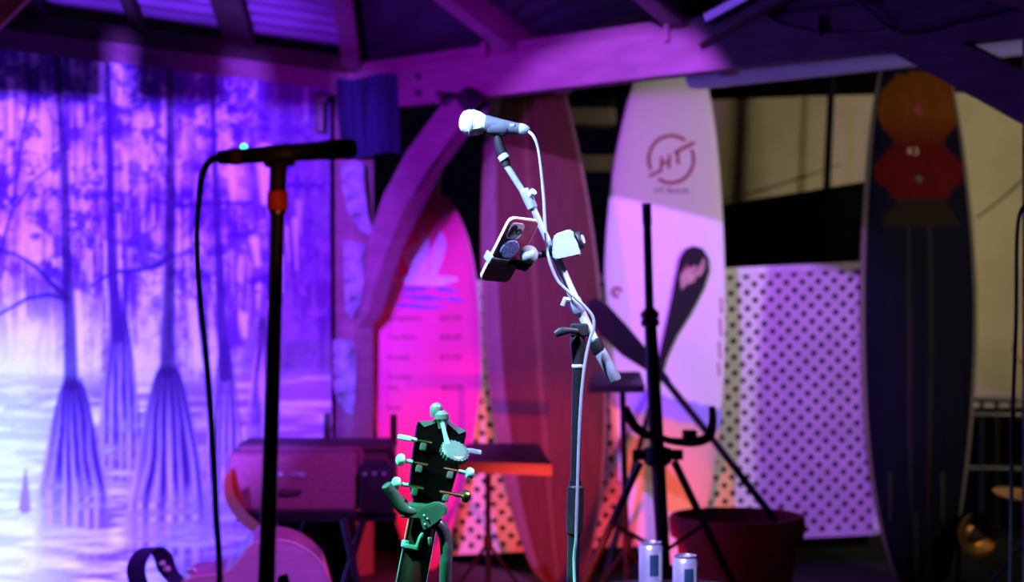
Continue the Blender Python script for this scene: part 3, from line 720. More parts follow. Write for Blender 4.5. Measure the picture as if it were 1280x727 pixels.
# railing
rl = thing('railing', 'black metal railing in front of the cream tarp at the right', 'railing', P(1250, 690, 10.0))
rl['label'] = 'black metal railing with upright balusters before the cream tarp'
for yy in (499, 518, 585):
    bm = NB(); tube(bm, [P(1205, yy, 10), P(1330, yy+2, 10)], 0.018, 8); finish('rail', bm, 'black_metal', rl)
for xx in (1227, 1246, 1265, 1284, 1303):
    bm = NB(); p = P(xx, 499, 10); tube(bm, [p, Vector((p.x, p.y, -0.06))], 0.014, 8); finish('baluster', bm, 'black_metal', rl)
# drum-like brass bell, cymbal on stand, bamboo bit, dark amp behind the railing
bell = thing('brass_gong', 'small round brass gong glowing beside the foot of the navy board', 'gong', P(1217, 700, 7.9))
c = P(1216, 667, 7.9)
bm = NB(); ax = Vector((0.25, -1, 0.1)).normalized(); lath(bm, c, c+ax*0.05, [(0, .03), (0.1, .06), (0.5, .092), (1.0, .098), (1.0, .090), (0.6, .082), (0.5, .05), (0.75, .03), (0.9, .001)], 28); finish('disc', bm, 'brass', bell)
bm = NB(); lath(bm, c+ax*0.035, c+ax*0.052, [(0, .034), (.7, .034), (1, .026)], 20); finish('boss', bm, 'timber_dark', bell)
bm = NB(); tube(bm, [c, c-ax*0.12+Z*0.02, Vector((c.x-.03, c.y+.16, 0.0))], 0.012, 8); finish('stand', bm, 'black_metal', bell)
cy = thing('cymbal', 'brass cymbal on a thin black stand at the stage edge', 'cymbal', P(1285, 700, 7.7)); c = P(1287, 620, 7.7)
bm = NB(); n = Vector((0.12, -0.1, 1)).normalized(); lath(bm, c, c+n*0.03, [(0, .16), (0.1, .16), (.45, .07), (.6, .03), (1, .015)], 32); finish('disc', bm, 'brass', cy)
bm = NB(); tube(bm, [Vector((c.x, c.y, 0)), c+Z*0.05], 0.009, 8); finish('stand', bm, 'black_metal', cy)
for k in range(3):
    a = 2*PI*k/3+.4; bm = NB(); tube(bm, [Vector((c.x, c.y, .28)), Vector((c.x+.22*math.cos(a), c.y+.22*math.sin(a), 0.0))], 0.008, 8); finish('leg', bm, 'black_metal', cy)
bm = NB(); tube(bm, [P(1300, 470, 8.6), P(1278, 452, 8.6), P(1268, 436, 8.6), P(1272, 424, 8.6)], [.012, .014, .014, .010], 8, 5); tube(bm, [P(1300, 470, 8.6), P(1303, 705, 8.6)], 0.013, 8)
tag(finish('bamboo_torch', bm, 'bamboo'), 'bent bamboo stick standing near the black railing', 'stick')
bm = NB(); tube(bm, [pl(0, LEN_R, 1.74)-Y*.102, P(1312, 240, 5.35), P(1284, 254, 5.2), P(1272, 285, 5.2), P(1270, 400, 5.2), P(1266, 520, 5.2), P(1264, 640, 5.2), P(1262, 800, 5.2), P(1262, 933, 5.2)], 0.006, 8, 8)
tag(finish('hanging_cable', bm, 'cable_black'), 'thin black cable hanging down past the railing', 'cable')

# ------------------------------------------------------------------ things on the post and beam
for nm, poly in (('shard', [(426, 205), (445, 200), (455, 205), (456, 240), (460, 270), (466, 288), (462, 294), (448, 286), (434, 262), (428, 235)]), ('shard', [(429, 300), (456, 304), (455, 350), (450, 380), (440, 398), (432, 390)]), ('shard', [(409, 424), (440, 424), (446, 440), (444, 500), (441, 518), (432, 516), (420, 496), (412, 460)])):
    D = 8.24 if poly[0][1] != 424 else 8.272; bm = NB(); prism(bm, [P(x, y, D) for x, y in poly], Y*0.025); bmesh.ops.triangulate(bm, faces=[f for f in bm.faces if len(f.verts) > 4])
    lab = {205: 'mottled fin-shaped plaque with a curved tip, topmost on the corner post', 300: 'mottled tapering plaque fixed at the middle of the corner post', 424: 'mottled tapering plaque lowest on the corner post above the suitcase'}[poly[0][1]]
    tag(finish('painted_plaque', bm, 'shard_paint', smooth=False), lab, 'plaque', 'plaques on the corner post')
def towel():
    bm = NB(); n, mrow = 36, 24; g = []
    for i in range(mrow+1):
        t = i/mrow; r = []
        for j in range(n+1):
            s_ = j/n; left = 419+3*t+10*max(0, t-.5); right = 498+4*t
            p = P(left+(right-left)*s_, 96+98*t+3*math.sin(s_*6), 8.162)
            r.append(bm.verts.new(p+Y*(0.012*math.sin(s_*22)*(0.4+t)-0.35*(s_-0.35)*0.3)))
        g.append(r)
    fs = [bm.faces.new((g[i][j], g[i][j+1], g[i+1][j+1], g[i+1][j])) for i in range(mrow) for j in range(n)]
    bmesh.ops.solidify(bm, geom=fs, thickness=0.008)
    tag(finish('hanging_towel', bm, 'towel_navy'), 'navy striped towel hanging from the beam at the corner post', 'towel')
towel()
bm = NB(); p = P(400, 140, 8.08); box(bm, p, X*0.045, Y*0.05, Z*0.19, 0.01); box(bm, p+Z*0.06, X*0.07, Y*0.07, Z*0.03, 0.006)
tag(finish('wall_bracket', bm, 'black_plastic'), 'small black bracket fixed beside the corner post above the mural edge', 'bracket')
cl = thing('clamp_lamp', 'small black clamp-on lamp fixed where brace meets beam', 'lamp', P(575, 125, 7.72)); c = P(583, 122, 7.712)
bm = NB(); lath(bm, c-X*0.02+Z*0.02, c+Vector((0.07, -0.05, -0.06)), [(0, .02), (.1, .045), (.6, .055), (1, .065), (1, .055), (.7, .04)], 18); finish('housing', bm, 'black_plastic', cl)
bm = NB(); tube(bm, [c, c-X*0.06+Z*0.01, c-X*0.11], [.016, .013, .016], 8); finish('arm', bm, 'black_metal', cl)
bm = NB(); box(bm, c-X*0.12+Y*0.015, X*0.03, Y*0.085, Z*0.06, 0.005); finish('clamp', bm, 'black_metal', cl)
# LED bar over the right beam
lb = thing('led_bar', 'slim led bar lamp fixed on the rafter above the white board', 'lamp', P(910, 14, 6.72))
a, c = on_beam(886, 24, 0.122), on_beam(940, -5, 0.122); d = (c-a); up = d.cross(NR).normalized(); up = up if up.z > 0 else -up
bm = NB(); box(bm, (a+c)/2, d, NR*0.05, up*0.045, 0.006); finish('housing', bm, 'black_metal', lb)
for k in range(12):
    q = a+d*((k+.6)/12.2); bm = NB(); box(bm, q+NR*0.028, d*0.036, NR*0.012, up*0.030, 0.002); finish('led', bm, 'led_violet', lb)
slab(on_beam(872, 42, 0.072), on_beam(985, -18, 0.072), 0.055, 0.10, 'collar_brace')
for nm, m, r, pts, lab in (('power_cable', 'timber', 0.007, [(952, 17), (975, 30), (1020, 41), (1070, 42), (1115, 36), (1165, 18), (1215, 0), (1250, -15)], 'pale cable drooping along the right beam'), ('power_cable', 'cable_black', 0.007, [(1060, -10), (1085, 12), (1112, 35), (1132, 41), (1165, 38), (1200, 27), (1240, 18), (1290, 6)], 'black cable draped along the right beam over the knee brace')):
    bm = NB()
    q3 = [on_beam(px, py, 0.051 if m == 'timber' else (0.068 if px in (1085, 1112, 1132) else 0.055)) for px, py in pts]
    if m != 'timber': q3[-2], q3[-1] = on_beam(1240, 18, 0.068), on_beam(1290, 6, 0.086)
    tube(bm, q3, r, 8, 6); tag(finish(nm, bm, m), lab, 'cable')
bm = NB(); p = on_beam(1026, 30, 0.058); lath(bm, p+Z*0.035, p-Z*0.045, [(0, .006), (.2, .010), (.7, .014), (1, .006)], 10)
tag(finish('hook', bm, 'black_metal'), 'small black hook on the beam holding the drooping pale cable', 'hook')

# ------------------------------------------------------------------ paddles, pot, tripod
pd = thing('paddle', 'black paddle leaning blade-up with pale and red print on the blade', 'paddle', P(757, 710, 8.2))
PDD = lambda y: 8.5965-0.062*(y-307)/163      # the blade leans on the white board
BLD = [(866, 307), (878, 310), (886, 322), (887, 338), (880, 360), (866, 388), (846, 420), (834, 446), (826, 470), (818, 470), (825, 440), (833, 405), (840, 372), (845, 345), (850, 322), (857, 311)]
bm = NB(); prism(bm, [P(x, y, PDD(y)) for x, y in BLD], Y*0.02); bmesh.ops.triangulate(bm, faces=[f for f in bm.faces if len(f.verts) > 4]); bl = finish('blade', bm, 'paddle_black', pd, smooth=False)
bm = NB(); tube(bm, [P(832, 440, 8.551), P(822, 474, 8.528), P(790, 592, 8.33), P(754, 729, 8.10)], 0.015, 10); finish('shaft', bm, 'paddle_black', pd)
for poly, m in (([(850, 346), (858, 331), (862, 336), (868, 331), (874, 338), (868, 352), (858, 356), (852, 362)], 'print_tan'), ([(852, 340), (859, 329), (862, 334), (855, 344)], 'print_red'), ([(866, 340), (874, 333), (880, 322), (882, 334), (874, 346)], 'print_tan')):
    bm = NB(); prism(bm, [P(x, y, PDD(y)-.003) for x, y in poly], Y*0.004); bmesh.ops.triangulate(bm, faces=[f for f in bm.faces if len(f.verts) > 4]); finish('print', bm, m, bl, smooth=False)
pd2 = thing('paddle', 'black paddle slanting behind the tripod with its shaft stuck in the pot', 'paddle', P(975, 655, 7.0))
BL2 = [(734, 377), (745, 372), (760, 381), (785, 408), (812, 440), (838, 474), (832, 480), (808, 463), (778, 444), (752, 420), (738, 398)]
bm = NB(); prism(bm, [P(x, y, 7.5) for x, y in BL2], Y*0.02); bmesh.ops.triangulate(bm, faces=[f for f in bm.faces if len(f.verts) > 4]); finish('blade', bm, 'paddle_black', pd2, smooth=False)
bm = NB(); tube(bm, [P(825, 467, 7.51), P(880, 535, 7.35), P(962, 640, 7.05), P(978, 662, 7.0)], 0.015, 10); finish('shaft', bm, 'paddle_black', pd2)

pot = thing('flower_pot', 'large terracotta flower pot filled with soil standing behind the tripod', 'pot', P(921, 790, 7.0)*1.0)
pc = P(921, 650, 7.0); pc.z = 0.46
pot.location = (pc.x, pc.y, 0); pot['_org'] = Vector((pc.x, pc.y, 0))
bm = NB(); lath(bm, Vector((pc.x, pc.y, 0)), Vector((pc.x, pc.y, 0.46)), [(0, .19), (.05, .195), (.82, .243), (.82, .262), (.86, .268), (.97, .270), (1, .262), (1, .245), (.93, .236), (.80, .225), (.79, .0)], 48); finish('pot', bm, 'terracotta', pot)
bm = NB(); lath(bm, Vector((pc.x, pc.y, 0.36)), Vector((pc.x, pc.y, 0.405)), [(0, .20), (.6, .226), (.8, .20), (1.0, .10), (1.05, 0.0)], 32)
for v in bm.verts: v.co.z += random.uniform(-.008, .012)
finish('soil', bm, 'soil', pot)

tr = thing('tripod_stand', 'tall black tripod stand with side hooks in front of the white board', 'stand', P(826, 840, 6.3)); TD = 6.3
tb = P(826, 840, TD); tr.location = (tb.x, tb.y, 0); tr['_org'] = Vector((tb.x, tb.y, 0))
bm = NB(); tube(bm, [P(808, 254, TD), P(809, 280, TD), P(809, 281, TD), P(812, 392, TD)], [.017, .017, .015, .016], 14); finish('upper_pole', bm, 'black_metal', tr)
bm = NB(); tube(bm, [P(812, 385, TD), P(817, 480, TD), P(822, 570, TD), P(832, 745, TD)], [.022, .025, .026, .024], 14); finish('lower_pole', bm, 'black_metal', tr)
bm = NB(); a = P(812, 388, TD); lath(bm, a, P(813, 408, TD), [(0, .024), (.1, .033), (.45, .033), (.5, .026), (.6, .033), (.95, .033), (1, .024)], 16); finish('collar', bm, 'black_plastic', tr)
bm = NB(); a = P(822, 568, TD); lath(bm, a+Z*.03, a-Z*.04, [(0, .03), (.1, .05), (.8, .05), (1, .035)], 16); tube(bm, [a-X*.09, a+X*.09], .02, 10); finish('hub', bm, 'black_plastic', tr)
for (sx, sy), yy, ex in (((800, 578), 0, (690, 838)), ((843, 577), 0, (968, 838))):
    bm = NB(); e = P(*ex, TD); e.z = 0.012; e.y = TD+0.18
    tube(bm, [P(sx, sy, TD), e], .014, 10); finish('leg', bm, 'black_metal', tr)
    bm = NB(); tube(bm, [e+(P(sx, sy, TD)-e)*0.04, e], .018, 10); finish('foot', bm, 'black_foam', tr)
bm = NB(); e = Vector((tb.x-.02, TD-.48, 0.012)); tube(bm, [P(822, 580, TD), e], .014, 10); finish('leg', bm, 'black_metal', tr)
for ex in ((768, 655), (880, 655)):
    bm = NB(); tube(bm, [P(829, 690, TD), P(ex[0], ex[1], TD+0.08)], .008, 8); finish('spreader', bm, 'black_metal', tr)
for pts in ([(822, 545), (808, 543), (795, 534), (786, 520), (782, 508)], [(822, 545), (840, 551), (868, 552), (886, 545), (891, 526), (890, 508)]):
    bm = NB(); tube(bm, [P(x, y, TD-.02) for x, y in pts], [.013, .016, .018, .018, .012][:len(pts)] if len(pts) == 5 else [.012, .013, .018, .018, .015, .012], 10, 5); finish('hook', bm, 'black_foam', tr)
bm = NB(); a = P(862, 545, TD-.03); box(bm, a, X*.05, Y*.05, Z*.045, .008); finish('clamp', bm, 'black_plastic', tr)

# ------------------------------------------------------------------ music stands
def music_stand(label, top, foot, D, poly, thick, lip):
    t = thing('music_stand', label, 'music stand', (P(foot, 700, D).x, D, 0), 'music stands')
    bm = NB(); prism(bm, [p for p in poly], -Z*thick); finish('desk', bm, 'black_metal', t, smooth=False)
    bm = NB(); a, c = poly[0], poly[1]; prism(bm, [a-Y*.004, c-Y*.004, c-Y*.004-Z*lip, a-Y*.004-Z*lip], Y*.006); finish('lip', bm, 'black_metal', t, smooth=False)
    fx = P(foot, 700, D).x; hub = Vector((fx, D, .35))
    bm = NB(); tube(bm, [Vector(top)-Z*thick, Vector((fx, D, .12))], .013, 10); finish('pole', bm, 'black_metal', t)
    bm = NB(); tube(bm, [hub, hub-Z*.06], .02, 10); finish('collar', bm, 'black_plastic', t)
    for k in range(3):
        a = 2*PI*k/3+0.5; bm = NB(); tube(bm, [hub-Z*.03, Vector((fx+.24*math.cos(a), D+.24*math.sin(a), .01))], .008, 8); finish('leg', bm, 'black_metal', t)
D = 7.2
poly = [P(562, 576, 7.08), P(690, 580, 7.08), P(672, 549, 7.4), P(586, 549, 7.4)]
for p in poly[2:]: p.z = poly[0].z+0.045
music_stand('black music stand with its flat desk behind the guitar headstock', (P(610, 575, D)), 610, D, poly, 0.012, 0.045)
D = 7.1
poly = [P(735, 481, 7.0), P(806, 481, 7.0), P(800, 469, 7.3), P(742, 469, 7.3)]
for p in poly[2:]: p.z = poly[0].z+0.04
music_stand('black music stand with its desk edge-on behind the tripod stand', (P(778, 481, D)), 784, D, poly, 0.012, 0.03)

# ------------------------------------------------------------------ suitcase on stand, amp
SD = 6.5
sc = thing('suitcase', 'brown vintage suitcase with metal latches standing on a folding stand', 'suitcase', (P(365, 640, SD).x, SD+.1, P(365, 640, SD).z))
A, Bq, Cq, Dq = P(284, 566, SD), P(446, 566, SD), P(446, 640, SD), P(284, 636, SD)
cx_ = (A+Cq)/2; wv = X*(P(446, 600, SD).x-P(284, 600, SD).x); hv = Z*(A.z-Cq.z)
bm = NB(); box(bm, cx_+Y*0.06, wv, Y*0.12, hv, 0.028); finish('shell', bm, 'suitcase', sc)
bm = NB(); box(bm, cx_+Y*0.15+X*0.015+Z*0.012, wv*0.99, Y*0.07, hv*0.98, 0.024); finish('lid', bm, 'suitcase', sc)
bm = NB(); box(bm, cx_+Y*0.117, wv*1.008, Y*0.012, hv*1.012, 0.003); finish('seam_trim', bm, 'suitcase_dark', sc)
for x_ in (345, 372):
    bm = NB(); box(bm, P(x_, 593, SD)-Y*.004, X*.055, Y*.012, Z*.022, .004); la = finish('latch', bm, 'steel', sc)
    bm = NB(); box(bm, P(x_+5, 593, SD)-Y*.013, X*.02, Y*.01, Z*.012, .003); finish('clasp', bm, 'chrome', la)
bm = NB(); tube(bm, [P(352, 612, SD)-Y*.0, P(352, 612, SD)-Y*.03, P(364, 612, SD)-Y*.035, P(376, 612, SD)-Y*.03, P(376, 612, SD)], .006, 8, 4); finish('handle', bm, 'suitcase_dark', sc)
# dark keyboard lying behind on the same stand
kb = thing('keyboard_case', 'long dark keyboard case lying behind the brown suitcase', 'case', P(400, 560, 6.85))
a, c = P(303, 547, 6.85), P(490, 566, 6.75)
bm = NB(); abox(bm, a.x, c.x, 6.72, 7.0, P(0, 640, 6.5).z, a.z-.01, .012); finish('body', bm, 'suitcase_dark', kb)
bm = NB(); abox(bm, a.x-.005, c.x+.005, 6.715, 7.005, a.z-.045, a.z-.03, .003); finish('lid_seam', bm, 'black_metal', kb)
for x_ in (306, 490):
    bm = NB(); p = P(x_, 575, 6.71); box(bm, p, X*.03, Y*.01, Z*.05, .003); finish('corner_guard', bm, 'black_metal', kb)
for x_, y_ in ((409, 516), (492, 518)):
    bm = NB(); p0, p1 = P(x_, y_, 6.95), P(x_, 556, 6.95); abox(bm, p0.x-.013, p0.x+.013, 6.94, 6.97, p1.z, p0.z, .003)
    finish('lid_stay', bm, 'black_metal', kb)
am = thing('amplifier', 'small black amplifier with knobs beside the brown suitcase', 'amplifier', P(465, 640, 6.5))
a, c = P(449, 584, 6.45), P(492, 640, 6.45)
bm = NB(); abox(bm, a.x, c.x, 6.45, 6.68, P(0, 640, 6.5).z, a.z, .012); finish('cabinet', bm, 'black_plastic', am)
bm = NB(); abox(bm, a.x+.012, c.x-.012, 6.444, 6.452, c.z+.012, c.z+.085, .003); finish('grille', bm, 'black_foam', am)
for k in range(3):
    p = P(456+k*12, 592, 6.447); bm = NB(); lath(bm, p, p-Y*.014, [(0, .009), (.8, .008), (1, .006)], 12); finish('knob', bm, 'steel', am)
bm = NB(); tube(bm, [P(455, 584, 6.55), P(458, 574, 6.55), P(483, 574, 6.55), P(487, 584, 6.55)], .008, 8, 4); finish('handle', bm, 'suitcase_dark', am)
st = thing('folding_stand', 'black folding stand carrying the suitcase and the keyboard case', 'stand', (P(390, 640, 6.7).x, 6.7, 0))
zt = P(0, 640, 6.5).z
for yy in (6.5, 6.92):
    bm = NB(); abox(bm, P(296, 0, SD).x, P(496, 0, SD).x, yy-.015, yy+.015, zt-.032, zt+.002, .003); finish('top_rail', bm, 'black_metal', st)
for x_ in (320, 455):
    xx = P(x_, 0, SD).x
    bm = NB(); abox(bm, xx-.015, xx+.015, 6.5, 6.92, zt-.03, zt-.003, .003); finish('cross_rail', bm, 'black_metal', st)
for x0_, x1_, y_ in ((455, 405, 6.48), (430, 470, 6.46), (320, 380, 6.94), (372, 318, 6.96)):
    bm = NB(); tube(bm, [Vector((P(x0_, 0, 6.5).x, y_+.02, zt-.02)), Vector((P(x1_, 0, 6.5).x, y_-.03, 0.0))], .014, 10); finish('leg', bm, 'black_metal', st)

rc = thing('dark_filler_box', 'added black box filling the dark area under the suitcase stand', 'case', (P(380, 0, 7.25).x, 7.25, 0))  # added black box, hides lit surfaces so this area stays dark
a, c = P(318, 0, 7.2).x, P(440, 0, 7.2).x
bm = NB(); abox(bm, a, c, 7.1, 7.45, 0.0, 0.46, .012); finish('shell', bm, 'black_matte', rc)
for x_ in (a, c):
    for z_ in (.03, .43):
        bm = NB(); abox(bm, x_-.02, x_+.02, 7.09, 7.13, z_-.03, z_+.032, .004); finish('corner_guard', bm, 'black_metal', rc)
bm = NB(); abox(bm, (a+c)/2-.05, (a+c)/2+.05, 7.088, 7.102, .30, .34, .004); finish('latch', bm, 'black_metal', rc)

# ------------------------------------------------------------------ acoustic guitar lying on its side
def guitar_outline(L=0.50, low=0.205, waist=0.125, up=0.15, n=60):
    """half-widths along the body axis, s=0 at the tail, s=1 at the neck joint"""
    pts = []
    for k in range(n+1):
        s_ = 0.5-0.5*math.cos(PI*k/n)
        a = low*math.sqrt(max(0, 1-((s_-0.33)/0.345)**2)) if s_ < 0.62 else 0
        c = up*math.sqrt(max(0, 1-((s_-0.80)/0.215)**2)) if s_ > 0.55 else 0
        h = max(a, c)
        if 0.36 < s_ < 0.86:
            ww = waist+(low-waist)*sstep(0.60, 0.36, s_)+(up-waist)*sstep(0.62, 0.80, s_); h = max(h, float(ww)) if s_ < 0.80 else h
            h = min(h, float(ww)) if 0.40 < s_ < 0.78 else h
        pts.append((s_*L, h))
    return pts
def guitar_body(root, tail, axis, side, nrm, depth, topm, sidem, L=0.50, k=1.0):
    """tail: world point of the body's tail on the face; axis: towards the neck; nrm: face normal"""
    o = guitar_outline(L*k, .205*k, .135*k, .15*k)
    loop = [(s_, h) for s_, h in o]+[(s_, -h) for s_, h in reversed(o[1:-1])]
    W = lambda s_, h, d: tail+axis*s_+side*h-nrm*d
    bm = NB(); f = [bm.verts.new(W(s_, h, .003)) for s_, h in loop]; q = [bm.verts.new(W(s_*0.99+.002, h*.985, depth)) for s_, h in loop]
    n = len(f)
    for i in range(n): bm.faces.new((f[i], q[i], q[(i+1) % n], f[(i+1) % n]))
    bm.faces.new(q); finish('sides', bm, sidem, root)
    bm = NB(); prism(bm, [W(s_*1.0, h, 0) for s_, h in loop], -nrm*.004); finish('soundboard', bm, topm, root)
    bm = NB(); c = [W(s_, h*1.003, 0.001) for s_, h in loop]; tube(bm, c+[c[0]], .0035, 6); finish('binding', bm, 'binding', root)
GD = 5.75
ac = thing('acoustic_guitar', 'acoustic guitar with a pale soundboard and red strap lying on its side', 'guitar', (P(320, 800, GD).x, GD, 0.14))
gax = (P(225, 780, GD)-P(345, 748, GD)).normalized(); gn = Vector((0.12, -1, -0.30)).normalized(); gax = (gax-gn*gax.dot(gn)).normalized(); gs = gn.cross(gax).normalized()
if gs.z < 0: gs = -gs
KG = 1.03
tail = P(349, 748, GD)-gax*(0.33*0.5*KG)
guitar_body(ac, tail, gax, gs, gn, 0.115, 'spruce', 'guitar_side', k=KG)
G = lambda s_, h, d=0.0: tail+gax*(s_*0.5*KG)+gs*h*KG+gn*d
bm = NB(); lath(bm, G(.70, 0, -.002), G(.70, 0, .0015), [(0, .052), (1, .052)], 32); finish('soundhole', bm, 'black_plastic', ac)
bm = NB(); box(bm, G(.26, 0, .006), gax*.03, gs*.16, gn*.012, .003); finish('bridge', bm, 'headstock_wood', ac)
bm = NB(); box(bm, G(1.30, 0, .002), gax*.42, gs*.052, gn*.03, .006); finish('neck', bm, 'neck_wood', ac)
bm = NB(); box(bm, G(1.83, 0, -.012), gax*.17, gs*.075, gn*.016, .004); finish('headstock', bm, 'headstock_wood', ac)
for k in range(6):
    bm = NB(); h = (-.02+.008*k); tube(bm, [G(.26, h, .012), G(1.72, h, .020)], .0006, 4); finish('string', bm, 'chrome', ac)
for h, s_ in ((.09, 1.80), (.09, 1.90), (-.045, 1.80), (-.045, 1.90)):
    bm = NB(); box(bm, G(s_, h*.6, -.01), gax*.015, gs*.03, gn*.012, .003); finish('tuner', bm, 'chrome', ac)
# shiny controls on the upper side of the body
for c, r in ((P(325, 661, GD+.09), .010), (P(325, 695, GD+.046), .008), (P(203, 704, GD+.015), .011), (P(209, 711, GD+.015), .012), (G(.80, .150, -.055), .013), (G(.84, .147, -.075), .010)):
    bm = NB(); bmesh.ops.create_uvsphere(bm, u_segments=10, v_segments=8, radius=r, matrix=Matrix.Translation(c)); finish('control_knob', bm, 'chrome', ac)
def ribbon(name, pts, width_dir, wd, m, parent, th=.004):
    bm = NB(); p, _ = smoothline([Vector(q) for q in pts], 8); g = []
    wv_ = Vector(width_dir).normalized()*wd/2
    for i, q in enumerate(p):
        d = (p[min(i+1, len(p)-1)]-p[max(i-1, 0)]).normalized(); n = d.cross(wv_).normalized()*th/2
        g.append([bm.verts.new(q+wv_+n), bm.verts.new(q-wv_+n), bm.verts.new(q-wv_-n), bm.verts.new(q+wv_-n)])
    for i in range(len(g)-1):
        for k in range(4): bm.faces.new((g[i][k], g[i][(k+1) % 4], g[i+1][(k+1) % 4], g[i+1][k]))
    bm.faces.new(list(reversed(g[0]))); bm.faces.new(g[-1]); return finish(name, bm, m, parent)
ribbon('strap', [P(325, 662, GD+.10), P(308, 650, GD+.2), P(292, 630, GD+.35), P(285, 610, GD+.4), P(288, 590, GD+.42), P(300, 640, GD+.5)], (0.5, -0.5, .45), 0.055, 'strap_red', ac)
ribbon('strap', [G(.91, .118, -.05), P(210, 713, GD+.03), P(203, 694, GD+.02), P(190, 684, GD+.02), P(176, 694, GD+.02), P(170, 714, GD+.02), P(178, 745, GD+.02)], (0.85, -0.4, .1), 0.075, 'strap_blue', ac)
ribbon('strap', [P(170, 700, GD+.045), P(167, 718, GD+.045), P(178, 748, GD+.045)], (0.6, -0.5, .1), 0.05, 'strap_red', ac)
gc = thing('guitar_case', 'flat black guitar case lying under the acoustic guitar', 'case', (P(300, 800, GD).x, GD+.1, 0))
bm = NB(); box(bm, Vector((-.905, GD+.08, .067)), X*.95, Y*.44, Z*.134, .03); finish('shell', bm, 'black_plastic', gc)
bm = NB(); box(bm, Vector((-.905, GD+.08, .075)), X*.958, Y*.448, Z*.008, .002); finish('seam', bm, 'steel', gc)

# ------------------------------------------------------------------ cans on a small table
CD = 4.7
def can(cxp, topy, label):
    c = P(cxp, topy, CD); h = .122
    t = thing('drink_can', label, 'can', (c.x, CD, c.z-h), 'cans on the small table')
    p0, p1 = c-Z*h, c
    bm = NB(); lath(bm, p0, p1, [(0, .024), (.03, .027), (.08, .033), (.86, .033), (.94, .0285), (.955, .027)], 32); finish('body', bm, 'can_print', t)
    bm = NB(); lath(bm, p0+Z*.115, p1, [(0, .027), (.5, .0285), (1, .0285), (1, .0265), (.3, .025), (.3, 0)], 32); lid = finish('lid', bm, 'aluminium', t)
    bm = NB(); box(bm, c+Vector((.002, -.006, -.002)), X*.016, Y*.024, Z*.0025, .001); finish('pull_tab', bm, 'chrome', lid)
    # printed panel wrapped on the front
    for a0, a1, z0, z1, m, nm in ((-.2, .55, .035, .092, 'can_band', 'label_band'), (.6, 1.1, .02, .1, 'print_white', 'label_panel')):
        bm = NB(); g = []
        for k in range(9):
            a = a0+(a1-a0)*k/8-PI/2; d = Vector((math.cos(a), math.sin(a), 0))
            g.append((bm.verts.new(p0+d*.0333+Z*z0), bm.verts.new(p0+d*.0333+Z*z1)))
        for k in range(8): bm.faces.new((g[k][0], g[k+1][0], g[k+1][1], g[k][1]))
        finish(nm, bm, m, t)
    return c.z-h
z1 = can(814, 677, 'silver drink can next to the foot of the tripod stand'); z2 = can(857, 693, 'silver drink can in front of the terracotta pot')
# table surface follows the cans' own feet: the nearer can stands a little further forward
for o in list(bpy.data.objects):
    if o.name.startswith('drink_can.001'): o.location.z = z1; o.location.y -= 0.235; o.location.x *= 0.95
tb_ = thing('side_table', 'small round black side table under the drink cans', 'table', (P(830, 700, CD).x, CD-.1, 0)); tc_ = Vector((P(835, 700, CD).x, CD-.1, 0))
bm = NB(); lath(bm, tc_+Z*(z1-.025), tc_+Z*z1, [(0, .24), (.2, .25), (.9, .25), (1, .245)], 40); finish('top', bm, 'black_plastic', tb_)
bm = NB(); lath(bm, tc_+Z*.02, tc_+Z*(z1-.02), [(0, .03), (.1, .02), (.9, .02), (1, .05)], 16); finish('column', bm, 'black_metal', tb_)
bm = NB(); lath(bm, tc_, tc_+Z*.03, [(0, .2), (.5, .2), (1, .05)], 32); finish('base', bm, 'black_metal', tb_)

# ------------------------------------------------------------------ microphone stands
ls = thing('microphone_stand', 'straight black microphone stand with an orange band in front of the mural', 'stand', (P(328, 0, 2.4).x, 2.4, 0)); D = 2.4
lb0 = Vector((P(318, 0, D).x, D, 0))
ls.location = lb0; ls['_org'] = lb0
bm = NB(); tube(bm, [P(347, 262, D), P(341, 480, D), P(333, 727, D), lb0+Z*.55], [.0095, .0100, .0118, .0122], 14); finish('upper_tube', bm, 'black_metal', ls)
bm = NB(); tube(bm, [lb0+Z*.62, lb0+Z*.02], .0135, 14); finish('lower_tube', bm, 'black_metal', ls)
bm = NB(); lath(bm, lb0+Z*.66, lb0+Z*.57, [(0, .014), (.1, .019), (.9, .019), (1, .014)], 16); finish('clutch', bm, 'black_plastic', ls)
bm = NB(); lath(bm, lb0, lb0+Z*.03, [(0, .125), (.4, .125), (.8, .11), (1, .02)], 40); finish('base', bm, 'black_metal', ls)
bm = NB(); lath(bm, P(347, 239, D), P(347, 263, D), [(0, .0125), (.06, .0142), (.94, .0142), (1, .012)], 18); finish('orange_band', bm, 'orange_band', ls)
bm = NB(); lath(bm, P(347, 262, D), P(347, 267, D), [(0, .0115), (1, .0115)], 18); finish('brass_ring', bm, 'gold', ls)
bm = NB(); tube(bm, [P(347, 240, D), P(348, 212, D), P(348, 204, D)], [.0115, .0115, .014], 14); finish('clip_stem', bm, 'black_plastic', ls)
bm = NB(); lath(bm, P(330, 196, D), P(368, 193, D), [(0, .0135), (.1, .0155), (.9, .0155), (1, .0135)], 16); finish('clip', bm, 'black_plastic', ls)
lm = thing('microphone', 'black wired microphone lying level on the straight stand, with a teal light', 'microphone', P(350, 192, D))
bm = NB(); lath(bm, P(272, 197, D), P(404, 188, D), [(0, .0085), (.06, .0105), (.5, .0118), (.95, .0128), (1, .0128)], 20); finish('body', bm, 'black_metal', lm)
bm = NB(); lath(bm, P(402, 188, D), P(446, 185, D), [(0, .0128), (.1, .0138), (.75, .0142), (.95, .0115), (1, .008)], 20); finish('grille', bm, 'black_foam', lm)
bm = NB(); lath(bm, P(288, 196, D), P(302, 195, D), [(0, .0112), (.5, .0122), (1, .0112)], 18); finish('ring', bm, 'suitcase', lm)
